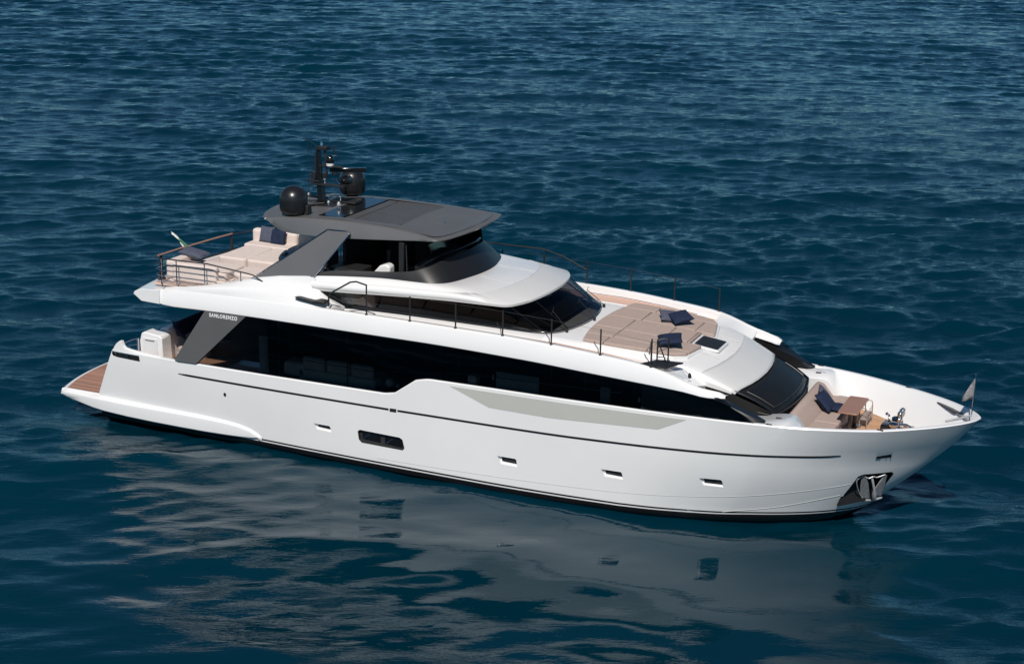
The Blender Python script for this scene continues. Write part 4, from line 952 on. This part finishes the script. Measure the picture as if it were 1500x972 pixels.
for x, y in ((4.02, -2.55), (4.40, .93)):
    bm = B_(); prism(bm, [(x - .16, 4.62), (x + .2, 4.62), (x + .05, 5.1), (x + .06, 5.6), (x - .02, 5.6), (x - .04, 5.1)], 'y', y - .02, y + .02); finish(bm, 'rail_post', MATTEBLK, rail)
for x in (6.6, 8.0): rl('rail_post', MATTEBLK, [(x, 2.03, 4.7), (x, 2.03, 5.58)], .014)
bm = B_(); rows2 = []
for x, y in ((4.0, -2.2), (4.2, 0), (4.35, 1.1), (4.7, 1.9), (5.2, 2.2), (9.4, 2.35)):
    n = Vector((1, 0, 0)) if y < 1.5 else Vector((0, -1, 0))
    p = Vector((x, y, 0)); rows2.append([p + Vector((0, 0, 4.6)), p + Vector((0, 0, 4.98)), p + n * .12 + Vector((0, 0, 4.98)), p + n * .12 + Vector((0, 0, 4.6))])
bgrid(bm, rows2, loop=True, caps=True); finish(bm, 'flybridge_bulwark', WHITE, yacht, bevel=.015, smooth=30)
bm = B_(); tube(bm, [(4.0, -2.2, 5.0), (4.2, 0, 5.0), (4.35, 1.1, 5.0)], .035, 8); finish(bm, 'bulwark_cap', MATTEBLK, yacht)

# guard stanchions along both upper side decks and their wires
def stan(x, y, z, h, par=None):
    bm = B_(); tube(bm, [(x, y, z - .02), (x, y, z + h)], .024, 8); lathe(bm, [(0, 0), (.05, 0), (.045, .03), (.026, .05)], (x, y, z - .01), 10); return finish(bm, 'stanchion', MATTEBLK, par or yacht)
SX = [11.9, 13.35, 14.84, 16.34, 17.85, 19.33, 20.82]
for s in (-1, 1):
    for x in SX:
        if s > 0 and x < 13: continue
        stan(x, s * (belt_o(x) - .12), bt(x), .92 if x < 12 else .75)
    bm = B_()
    for h in (.72,):
        tube(bm, [(x, s * (belt_o(x) - .12), bt(x) + h) for x in SX[0 if s < 0 else 1:]], .004, 5)
    finish(bm, 'guard_wire', DKSTEEL, yacht)
    for x in (SX[3:] if s < 0 else []):      # kinked grab irons just inside the stanchions
        bm = B_(); y = s * (belt_o(x) - .30); xx = x - .12
        tube(bm, [(xx - .14, y, bt(x) + .30), (xx - .10, y, bt(x) + .20), (xx - .02, y, bt(x) + .12), (xx, y, bt(x) - .1)], .013, 6); finish(bm, 'grab_iron', MATTEBLK, yacht)
bm = B_(); y = -(belt_o(10.6) - .18)
tube(bm, [(10.55, -3.22, 4.88), (10.55, -3.22, 5.2), (10.62, -3.22, 5.30), (11.3, -3.22, 5.72), (11.5, -3.22, 5.76), (11.9, -3.33, 5.73)], .026, 8); finish(bm, 'side_handrail', MATTEBLK, yacht)
bm = B_(); tube(bm, [(12.6, 3.28, 5.75), (14.8, 3.28, 5.76), (15.5, 3.28, 5.6), (16.34, 3.28, 5.25)], .024, 8); finish(bm, 'side_handrail', MATTEBLK, yacht)
bm = B_(); tube(bm, [(14.84, 3.28, 5.75), (14.84, 3.28, 4.9)], .02, 8); finish(bm, 'handrail_post', MATTEBLK, yacht)

# folding boarding step on the starboard bulwark
bs = empty('boarding_step', (0, 0, 0)); bs.parent = yacht
bm = B_(); prism(bm, [(20.45, -3.22), (20.80, -2.62), (21.55, -2.55), (21.25, -3.26)], 'z', 4.455, 4.50); finish(bm, 'step_plate', MATTEBLK, bs, bevel=.01)
for x, y, h in ((20.78, -3.10, .82), (20.92, -3.02, .80), (21.20, -2.9, .84)):
    bm = B_(); tube(bm, [(x, y, 4.38), (x, y, 4.40 + h)], .024, 8); finish(bm, 'step_post', MATTEBLK, bs)
bm = B_(); tube(bm, [(20.92, -3.02, 5.18), (21.08, -2.96, 5.24), (21.20, -2.9, 5.2)], .018, 6)
tube(bm, [(20.7, -3.05, 4.75), (20.68, -2.9, 5.05), (20.9, -2.9, 5.1), (21.12, -2.8, 4.5)], .02, 6); tube(bm, [(20.95, -3.02, 4.85), (21.20, -2.9, 4.98)], .012, 6); tube(bm, [(20.95, -3.02, 4.7), (21.20, -2.9, 4.7)], .012, 6)
finish(bm, 'step_rail', MATTEBLK, bs)
bm = B_(); lathe(bm, [(0, 0), (.05, 0), (.05, .08), (.03, .14), (0, .15)], (21.9, -3.05, 4.24), 12); finish(bm, 'bollard', MATTEBLK, bs)
bm = B_(); tube(bm, [(21.25, -3.1, 4.42), (21.9, -3.05, 4.3)], .005, 5); tube(bm, [(21.5, -2.6, 4.42), (21.9, -3.05, 4.3)], .005, 5); finish(bm, 'step_wire', DKSTEEL, bs)

# ------------------------------------------------------------------ bow lounge, windlass
bl_ = empty('bow_lounge', (0, 0, 0)); bl_.parent = yacht
bm = B_(); prism(bm, [(24.36, 3.08), (24.46, 3.14), (24.62, 3.10), (24.95, 2.72), (24.5, 2.62)], 'y', -1.75, 1.75); finish(bm, 'backrest', BEIGE, bl_, bevel=.045, seg=3, smooth=50)
for y0, y1 in ((-1.9, -.7), (-.68, .6), (.62, 1.9)):
    bm = B_(); prism(bm, rrect(24.72, 25.62, y0, y1, .06), 'z', 2.58, 2.74); finish(bm, 'seat_cushion', BEIGE, bl_, bevel=.04, seg=3, smooth=50)
bm = B_(); prism(bm, rrect(24.5, 25.58, -1.9, 1.9, .05), 'z', 2.32, 2.59); finish(bm, 'seat_base', WHITE, bl_, bevel=.02)
bm = B_(); poly = []
xt = [25.0, 25.6, 26.2, 26.8, 27.2, 27.5]
cw = lambda x: H(x, 2.42) - .19 - .30 * max(0, x - 25.4) / 2
poly = [(x, -cw(x)) for x in xt] + [(x, cw(x)) for x in xt[::-1]]
prism(bm, poly, 'z', 2.325, 2.345); finish(bm, 'foredeck_teak', teak('teak_foredeck', 'X', .06, (.50, .29, .16), (.40, .23, .13)), yacht, smooth=0)
tb = empty('bow_table', (0, 0, 0)); tb.parent = yacht
bm = B_(); prism(bm, rrect(25.56, 26.12, -.62, .98, .05), 'z', 3.03, 3.08); finish(bm, 'table_top', TEAKR, tb, bevel=.012)
for yy in (-.2, .5):
    bm = B_(); tube(bm, [(25.84, yy, 2.34), (25.84, yy, 3.03)], .055, 12); box(bm, (25.84, yy, 2.36), (.4, .25, .03)); finish(bm, 'table_leg', DKSTEEL, tb)
# windlass and deck gear at the bow
wl = empty('windlass', (0, 0, 0)); wl.parent = yacht
for yy in (.25, .80):
    bm = B_(); lathe(bm, [(0, 0), (.17, 0), (.18, .06), (.10, .12), (.09, .2), (.15, .26), (.16, .32), (.1, .36), (0, .37)], (27.0, yy, 2.35), 20); finish(bm, 'capstan', STEEL, wl, smooth=50)
    bm = B_(); tube(bm, [(27.0, yy, 2.5), (27.3, yy * .9, 2.52), (27.55, yy * .8, 2.42)], .04, 8); box(bm, (27.35, yy, 2.42), (.3, .12, .12)); finish(bm, 'chain_stopper', STEEL, wl)
bm = B_(); box(bm, (26.78, .52, 2.47), (.3, .6, .24)); finish(bm, 'windlass_motor', BLACKPAINT, wl, bevel=.05, seg=3)
for yy in (.58, .86):
    bm = B_(); box(bm, (27.12, yy, 2.84), (.14, .22, .2)); finish(bm, 'deck_floodlight', BLACKPAINT, wl, bevel=.02)
    bm = B_(); box(bm, (27.12, yy, 2.84), (.09, .245, .225)); finish(bm, 'light_rim', STEEL, wl, bevel=.02)
bm = B_(); tube(bm, [(27.05, .7, 2.6), (27.1, .72, 2.8)], .03, 8); tube(bm, [(26.85, .45, 2.5), (26.83, .40, 2.86), (26.78, .3, 2.92)], [.04, .03, .045], 8); finish(bm, 'windlass_lever', STEEL, wl)
# steel bow fitting and grey corner plates
bm = B_(); tube(bm, [(28.55, -.55, 3.24), (28.9, -.3, 3.3), (29.15, -.02, 3.34)], .03, 6); finish(bm, 'bow_brace', CHROME, yacht)
bm = B_(); prism(bm, [(28.3, 1.05), (28.55, .75), (28.95, .5), (29.1, .12), (28.95, .3)], 'z', 3.10, 3.14); finish(bm, 'bow_plate', CHROME, yacht)
for s in (-1, 1):
    bm = B_(); prism(bm, [(28.0, s * 1.3), (28.25, s * 1.28), (28.9, s * .6), (28.62, s * .62)], 'z', 3.12, 3.16); finish(bm, 'bow_chock', DKSTEEL, yacht)

# ------------------------------------------------------------------ loose things
def pillow(mtl, loc, rot, size=.55, thick=.16, label='', name='pillow', group=None, sx=1.0):
    bm = B_(); n = 14; rows_ = {}
    for sgn in (1, -1):
        g = []
        for i in range(n + 1):
            r = []
            for j in range(n + 1):
                u = i / n * 2 - 1; v = j / n * 2 - 1
                pin = 1 - .07 * (1 - abs(u) ** 2) * (abs(v) ** 6) ; pin2 = 1 - .07 * (1 - abs(v) ** 2) * (abs(u) ** 6)
                h = thick / 2 * ((1 - u ** 4) * (1 - v ** 4)) ** .55
                wr = .008 * math.sin(5 * u + 3 * v + loc[0] * 3) * (1 - u * u) * (1 - v * v)
                r.append((u * size / 2 * sx * pin2, v * size / 2 * pin, sgn * h + wr))
            g.append(r)
        bgrid(bm, g)
    bmesh.ops.remove_doubles(bm, verts=bm.verts[:], dist=1e-4)
    o = finish(bm, name, mtl, None, smooth=75); o.location = loc; o.rotation_euler = [R_(a) for a in rot]
    tag(o, label, 'cushion', group); return o
GP = 'scatter cushions on the yacht'
pillow(SLATE, (19.95, .98, 4.75), (14, 8, 28), .62, .16, 'grey-blue cushion under the navy one on the far side of the foredeck sunpad', group=GP)
pillow(NAVY, (20.32, .88, 4.80), (10, -10, 42), .66, .17, 'navy cushion leaning on a grey-blue one on the far side of the foredeck sunpad', group=GP)
pillow(NAVY, (20.75, -1.40, 4.77), (6, -8, 20), .72, .17, 'navy cushion lying behind the black folding boarding step on the foredeck sunpad', group=GP)
pillow(SLATE, (24.86, .86, 3.02), (0, 50, 12), .62, .16, 'grey-blue cushion behind the navy cushion on the bow lounge backrest', group=GP)
pillow(NAVY, (25.02, .30, 3.03), (0, 42, -10), .66, .16, 'navy cushion propped against the middle of the bow lounge backrest', group=GP)
pillow(NAVY, (25.42, .45, 2.84), (0, 4, 0), .62, .15, 'navy cushion lying flat on the bow seat beside the teak table', group=GP, sx=.8)
pillow(NAVY, (4.02, -1.72, 2.86), (0, 55, 40), .62, .18, 'navy cushion standing on the end of the aft cockpit sofa', group=GP)

def soft(bm_poly, z0, z1, name, m, parent, axis='z', bev=.07):
    bm = B_(); prism(bm, bm_poly, axis, z0, z1); return finish(bm, name, m, parent, bevel=bev, seg=4, smooth=60)
# flybridge lounge: aft sofa, chaise, far sofa (each a piece that could be moved)
fs = empty('lounge_sofa', (5.0, -1.9, 4.78), 'cream sofa inside the slatted steel rail at the aft starboard flybridge corner', 'sofa')
def sub(o): o.location = Vector(o.location) - Vector(o.parent.location); return o
sub(soft(rrect(4.36, 4.66, -2.78, -1.5, .08), 4.95, 5.50, 'backrest', CREAM, fs)); sub(soft(rrect(4.60, 6.25, -2.80, -2.56, .08), 4.85, 5.46, 'backrest', CREAM, fs))
sub(soft(rrect(4.62, 6.5, -2.62, -1.5, .1), 5.0, 5.30, 'seat_cushion', CREAM, fs))
sub(soft(rrect(4.44, 6.6, -2.74, -1.8, .05), 4.80, 5.02, 'base', CREAM, fs, bev=.02))
fo = empty('ottoman', (7.0, -1.9, 4.78), 'rounded cream ottoman beside the sloping grey hardtop plate on the flybridge', 'ottoman')
sub(soft(rrect(6.65, 7.75, -2.6, -1.5, .3, 6), 4.98, 5.32, 'seat_cushion', CREAM, fo)); sub(soft(rrect(6.72, 7.68, -2.5, -1.6, .25, 6), 4.80, 5.0, 'base', CREAM, fo, bev=.02))
fc = empty('chaise_sofa', (6.1, -.3, 4.78), 'broad cream double chaise in the middle of the aft flybridge', 'sofa')
sub(soft(rrect(5.15, 6.2, -1.05, .75, .15), 5.0, 5.36, 'seat_cushion', CREAM, fc)); sub(soft(rrect(6.22, 7.4, -1.05, .75, .15), 5.0, 5.36, 'seat_cushion', CREAM, fc)); sub(soft(rrect(5.2, 7.35, -1.0, .7, .08), 4.80, 5.02, 'base', CREAM, fc, bev=.02))
fd = empty('corner_sofa', (6.5, 1.4, 4.78), 'cream sofa with a high back along the far flybridge rail', 'sofa')
sub(soft(rrect(4.9, 7.4, .85, 1.6, .12), 5.0, 5.34, 'seat_cushion', CREAM, fd)); sub(soft(rrect(4.95, 7.35, .9, 1.75, .08), 4.80, 5.02, 'base', CREAM, fd, bev=.02))
for a, b in ((4.85, 5.75), (5.77, 6.6), (6.62, 7.4)):
    sub(soft(rrect(a, b, 1.5, 1.82, .1), 5.1, 5.72, 'backrest', CREAM, fd, bev=.1))
pillow(SLATE, (4.75, -1.75, 5.56), (4, 10, 5), .62, .17, 'slate grey cushion beside the flag at the aft end of the flybridge', group=GP, sx=1.4)
pillow(SLATE, (5.50, 1.42, 5.60), (72, 0, -4), .56, .17, 'slate grey cushion against the back of the far flybridge sofa', group=GP)
pillow(NAVY, (5.98, 1.36, 5.56), (74, 0, -4), .54, .17, 'navy cushion next to the slate one on the far flybridge sofa', group=GP, sx=1.1)
bm = B_(); prism(bm, rrect(7.0, 7.4, -.1, .25, .04), 'z', 5.365, 5.385); lathe(bm, [(0, 0), (.05, 0), (.06, .06), (.0, .06)], (7.1, .05, 5.385), 12); lathe(bm, [(0, 0), (.04, 0), (.04, .08), (0, .08)], (7.25, .12, 5.385), 12)
tag(finish(bm, 'serving_tray', MATTEBLK, None, bevel=.004), 'small dark tray with cups on the cream chaise of the flybridge', 'tray')
ch_ = empty('deck_armchair', (8.3, .3, 4.78), 'dark armchair half hidden behind the sloping grey hardtop plate on the flybridge', 'armchair')
sub(soft(rrect(8.0, 8.7, -.2, .6, .12), 5.0, 5.3, 'seat', MATTEBLK, ch_)); sub(soft(rrect(8.55, 8.75, -.2, .6, .06), 5.1, 5.75, 'backrest', GREYTOP, ch_))

# folding chair on the foredeck
dc = empty('rope_chair', (26.1, .75, 2.345), 'beige frame chair in front of the teak table on the foredeck', 'chair')
def dl(fn, name, m):
    bm = B_(); fn(bm)
    for v in bm.verts: v.co -= Vector(dc.location)
    return finish(bm, name, m, dc, smooth=45)
for yy in (.35, 1.15):
    dl(lambda bm: tube(bm, cat([(26.02, yy, 2.35), (26.0, yy, 2.84), (26.05, yy, 2.94), (26.14, yy, 2.96), (26.20, yy, 2.88), (26.22, yy, 2.35)], 4), .014, 8), 'leg', WICKER)
dl(lambda bm: box(bm, (26.11, .75, 2.62), (.20, .80, .03)), 'seat', WICKER)
dl(lambda bm: [tube(bm, [(26.21, .35, z), (26.21, 1.15, z)], .007, 6) for z in np.arange(2.5, 2.9, .05)], 'backrest', WICKER)

# anchor in the starboard hawse pocket
an = empty('anchor', (26.7, -1.3, 1.0), 'galvanised plough anchor stowed in the black pocket at the starboard bow', 'anchor')
FLK = mat('anchor_galvanising', (.34, .34, .34), .5, noise=(12, .35))
def al(fn, name, m=CHROME, **k):
    bm = B_(); fn(bm)
    for v in bm.verts: v.co -= Vector(an.location)
    return finish(bm, name, m, an, **k)
def ap(x, z, o=.0): p = hp(x, z, o); return (p.x, p.y, p.z)
def fluke(pts):
    def f(bm):
        A = [bm.verts.new(ap(x, z, o)) for x, z, o in pts]; B2 = [bm.verts.new(ap(x, z, o - .04)) for x, z, o in pts]
        bm.faces.new(A); bm.faces.new(B2[::-1])
        for i in range(len(pts)): bm.faces.new([A[i], B2[i], B2[(i + 1) % len(pts)], A[(i + 1) % len(pts)]])
    return f
al(fluke([(26.55, 1.53, -.06), (26.62, 1.47, -.02), (26.66, 1.24, .02), (26.64, .83, .06), (26.61, .64, .07), (26.48, .60, .05), (26.43, .83, .0), (26.47, 1.08, -.03)]), 'fluke', FLK, bevel=.012)
al(fluke([(27.09, 1.51, -.02), (27.14, 1.46, -.02), (27.01, 1.03, .04), (26.88, .69, .08), (26.78, .76, .08), (26.80, 1.02, .04)]), 'fluke', FLK, bevel=.012)
al(lambda bm: tube(bm, [ap(26.77, 1.40, -.04), ap(26.765, 1.3, .03), ap(26.76, 1.05, .09), ap(26.73, .92, .13), ap(26.71, .74, .15)], [.035, .034, .036, .07, .06], 8), 'shank', CHROME, smooth=45)
al(lambda bm: tube(bm, cat([ap(26.58, 1.50, -.04), ap(26.68, 1.41, -.02), ap(26.80, 1.46, -.02), ap(26.89, 1.42, -.02), ap(27.09, 1.50, -.02)], 4), .02, 8), 'chain', CHROME, smooth=45)
al(lambda bm: tube(bm, cat([ap(26.52, 1.45, -.05), ap(26.40, 1.37, -.02), ap(26.385, 1.16, .0), ap(26.41, .9, .01), ap(26.46, .66, .03), ap(26.55, .60, .06), ap(26.72, .62, .09), ap(26.87, .58, .08)], 4), .018, 8), 'crown', CHROME, smooth=45)
al(lambda bm: tube(bm, [ap(26.50, .61, .07), ap(26.65, .60, .10), ap(26.85, .62, .09)], .05, 8), 'stock', FLK, smooth=45)

# ensign at the stern and burgee at the bow
fg = empty('ensign', (4.35, -1.15, 5.0), 'furled green white and red flag on a slanted staff at the aft flybridge', 'flag')
def flg(fn, name, m):
    bm = B_(); fn(bm)
    for v in bm.verts: v.co -= Vector(fg.location)
    return finish(bm, name, m, fg, smooth=60)
A0 = Vector((4.42, -1.22, 5.30)); A1 = Vector((3.66, -1.42, 6.06))
flg(lambda bm: tube(bm, [A0, A1], .013, 8), 'flagstaff', WHITE)
def cloth(a, b, wid, ph, m, nm):
    def f(bm):
        rr = []
        for k in range(13):
            t = k / 12; c = A0.lerp(A1, a + (b - a) * t); w = wid * (1.1 - .8 * t) * (1 if t < 1 else .4)
            rr.append([c + Vector((w * q * .9, .05 * math.sin(6 * q + ph + 4 * t), -.1 * w * q - .05 * q * q)) for q in np.linspace(0, 1, 7)])
        bgrid(bm, rr)
    o = flg(f, nm, m); k = o.modifiers.new('t', 'SOLIDIFY'); k.thickness = .008
GREENF = mat('green_flag_cloth', (.05, .17, .09), .85); WHF = mat('white_flag_cloth', (.7, .7, .68), .85); REDF = mat('red_flag_cloth', (.35, .06, .06), .85)
cloth(.02, .80, .40, 0, GREENF, 'green_cloth'); cloth(.50, .97, .16, 2, WHF, 'white_cloth'); cloth(-.02, .42, -.24, 1, REDF, 'red_cloth'); cloth(.0, .60, -.13, 3, WHF, 'white_cloth')
bg_ = empty('burgee', (29.15, 0, 3.33), 'small pale pennant on a steel jackstaff at the tip of the bow', 'flag')
bm = B_(); tube(bm, [(0, 0, 0), (0.02, .05, 1.18)], .017, 8); lathe(bm, [(0, 0), (.03, .01), (.03, .04), (0, .05)], (.02, .05, 1.17), 10); finish(bm, 'jackstaff', STEEL, bg_)
bm = B_(); bgrid(bm, [[(.0 - t * .30, .04 + .05 * math.sin(t * 7), .45 + (.62 - t * .50) * u - 0.12 * t * t) for t in np.linspace(0, 1, 9)] for u in np.linspace(0, 1, 5)])
o = finish(bm, 'pennant', mat('grey_pennant_cloth', (.26, .26, .27), .85, noise=(14, .3)), bg_, smooth=60); k = o.modifiers.new('t', 'SOLIDIFY'); k.thickness = .008

# ------------------------------------------------------------------ sea
rng = np.random.default_rng(11)
wd = np.array([.40, -.917])                       # waves run towards the camera side of the yacht
def axis_pts(segs):
    out = [segs[0][0]]
    for lo, hi, s0, s1 in segs:
        x = lo
        while x < hi - 1e-6:
            t = (x - lo) / (hi - lo); x = min(x + s0 + (s1 - s0) * t, hi); out.append(x)
    return np.array(out)
O = np.array([20.0, 10.0])                         # grid origin near the yacht
av = axis_pts([(-6000, -400, 1500, 300), (-400, -250, 60, 8), (-250, -60, .5, .28), (-60, -20, .28, .17), (-20, 36, .16, .14), (36, 60, .14, .6), (60, 400, 20, 120), (400, 5000, 400, 1500)])
cv = axis_pts([(-6000, -400, 1500, 300), (-400, -110, 60, 3), (-110, -40, .45, .22), (-40, 40, .2, .2), (40, 110, .22, .45), (110, 400, 3, 60), (400, 6000, 300, 1500)])
da = np.gradient(av); dc_ = np.gradient(cv)
Am, Cm = np.meshgrid(av, cv, indexing='ij')
sp = np.maximum(*np.meshgrid(da, dc_, indexing='ij'))
px_, py_ = wd[0], wd[1]
Xw = O[0] + Am * px_ - Cm * py_; Yw = O[1] + Am * py_ + Cm * px_
# shelter behind the hull on the camera side
yd = -Yw - 3.2
shel = (1 / (1 + np.exp(-(Xw - 9.0 + .1 * yd) / 3.6))) * (1 / (1 + np.exp((Xw - 27.5 - .22 * yd) / .9))) * (1 / (1 + np.exp(-(yd + 1.0) / .6))) * np.exp(-(np.maximum(yd, 0) / 21) ** 4)
calm = shel
Zw = np.zeros_like(Xw); DX = np.zeros_like(Xw); DY = np.zeros_like(Xw)
NW = 170
patch = 0
for i in range(NW):
    lam = 10 ** rng.uniform(math.log10(.6), math.log10(13)); kk = 2 * math.pi / lam
    spread = .55 if lam < 2.0 else .34
    th = rng.normal(0, spread); d = np.array([wd[0] * math.cos(th) - wd[1] * math.sin(th), wd[0] * math.sin(th) + wd[1] * math.cos(th)])
    slope = .0215 * float(np.interp(lam, [.6, .9, 1.6, 2.5, 4, 7, 15], [.8, 1.25, 1.2, .9, .62, .5, .32]))
    a = slope / kk * rng.uniform(.5, 1.4)
    ph_ = rng.uniform(0, 2 * math.pi)
    fade = np.clip(lam / sp / 2.0 - .9, 0, 1)
    damp = 1 - calm * (.975 if lam < 1.6 else (.86 if lam < 3 else (.60 if lam < 7 else .45)))
    arg = kk * (Xw * d[0] + Yw * d[1]) + ph_ + .5 * np.sin((Xw * -d[1] + Yw * d[0]) * kk * .23 + ph_ * 3)
    A_ = a * fade * damp
    arg = arg + .38 * np.sin(arg)
    Zw += A_ * np.cos(arg); DX -= .95 * A_ * d[0] * np.sin(arg) * -1 * -1; DY -= .95 * A_ * d[1] * np.sin(arg)
# gusty patches modulate the chop
gust = 1 + .42 * np.sin(Xw * .045 + 1.3 * np.sin(Yw * .03)) * np.sin(Yw * .06 + .8 * np.sin(Xw * .05)) + .12 * np.sin(Xw * .17 + Yw * .11)
Zw *= gust
nA, nC = Xw.shape
co = np.stack([Xw + DX, Yw + DY, Zw], -1).reshape(-1, 3).astype(np.float32)
idx = np.arange(nA * nC).reshape(nA, nC)
fc_ = np.stack([idx[:-1, :-1], idx[:-1, 1:], idx[1:, 1:], idx[1:, :-1]], -1).reshape(-1, 4)[:, ::-1]
me = bpy.data.meshes.new('sea'); me.vertices.add(len(co)); me.vertices.foreach_set('co', co.ravel())
me.loops.add(fc_.size); me.loops.foreach_set('vertex_index', fc_.astype(np.int32).ravel())
me.polygons.add(len(fc_)); me.polygons.foreach_set('loop_start', np.arange(0, fc_.size, 4, dtype=np.int32))
me.update(calc_edges=True); me.validate()
at_ = me.attributes.new('calm', 'FLOAT', 'POINT'); at_.data.foreach_set('value', calm.reshape(-1).astype(np.float32))
if me.polygons[len(me.polygons) // 2].normal.z < 0: me.flip_normals()
SEA = bpy.data.materials.new('sea_water'); SEA.use_nodes = True
n = SEA.node_tree.nodes; l = SEA.node_tree.links; p = n['Principled BSDF']
p.inputs['Roughness'].default_value = .025; p.inputs['IOR'].default_value = 1.33; p.inputs['Specular Tint'].default_value = (.40, .70, .82, 1)
tc = n.new('ShaderNodeTexCoord')
mpg = n.new('ShaderNodeMapping'); mpg.inputs['Rotation'].default_value = (0, 0, math.atan2(wd[1], wd[0])); mpg.inputs['Scale'].default_value = (1, 1, 1)
mpg.vector_type = 'TEXTURE'; l.new(tc.outputs['Object'], mpg.inputs[0])
mp2 = n.new('ShaderNodeMapping'); mp2.inputs['Scale'].default_value = (1.0, .30, 1); l.new(mpg.outputs[0], mp2.inputs[0])
n1 = n.new('ShaderNodeTexNoise'); n1.inputs['Scale'].default_value = 2.0; n1.inputs['Detail'].default_value = 5; n1.inputs['Roughness'].default_value = .62; n1.inputs['Distortion'].default_value = .35; l.new(mp2.outputs[0], n1.inputs[0])
ca = n.new('ShaderNodeAttribute'); ca.attribute_name = 'calm'
bs_ = n.new('ShaderNodeMapRange'); bs_.inputs[3].default_value = .62; bs_.inputs[4].default_value = .03; l.new(ca.outputs['Fac'], bs_.inputs[0])
bp = n.new('ShaderNodeBump'); bp.inputs['Distance'].default_value = .17; l.new(n1.outputs[0], bp.inputs['Height']); gn = n.new('ShaderNodeTexNoise'); gn.inputs['Scale'].default_value = .035; gn.inputs['Detail'].default_value = 3; l.new(mp2.outputs[0], gn.inputs[0])
gr = n.new('ShaderNodeMapRange'); gr.inputs[1].default_value = .35; gr.inputs[2].default_value = .65; gr.inputs[3].default_value = .45; gr.inputs[4].default_value = 1.35; l.new(gn.outputs[0], gr.inputs[0])
gm = n.new('ShaderNodeMath'); gm.operation = 'MULTIPLY'; l.new(gr.outputs[0], gm.inputs[0]); l.new(bs_.outputs[0], gm.inputs[1]); l.new(gm.outputs[0], bp.inputs['Strength'])
l.new(bp.outputs[0], p.inputs['Normal'])
n3 = n.new('ShaderNodeTexNoise'); n3.inputs['Scale'].default_value = .03; n3.inputs['Detail'].default_value = 4; l.new(tc.outputs['Object'], n3.inputs[0])
cr = n.new('ShaderNodeValToRGB'); cr.color_ramp.elements[0].position = .3; cr.color_ramp.elements[0].color = (.0, .0150, .0290, 1); cr.color_ramp.elements[1].position = .7; cr.color_ramp.elements[1].color = (.0, .0225, .0380, 1)
l.new(n3.outputs[0], cr.inputs[0]); l.new(cr.outputs[0], p.inputs['Base Color'])
me.materials.append(SEA); me.shade_smooth()
sea = bpy.data.objects.new('sea', me); COL.objects.link(sea); sea.location.z = .06; tag(sea, 'dark blue rippled open sea', 'sea', kind='structure')
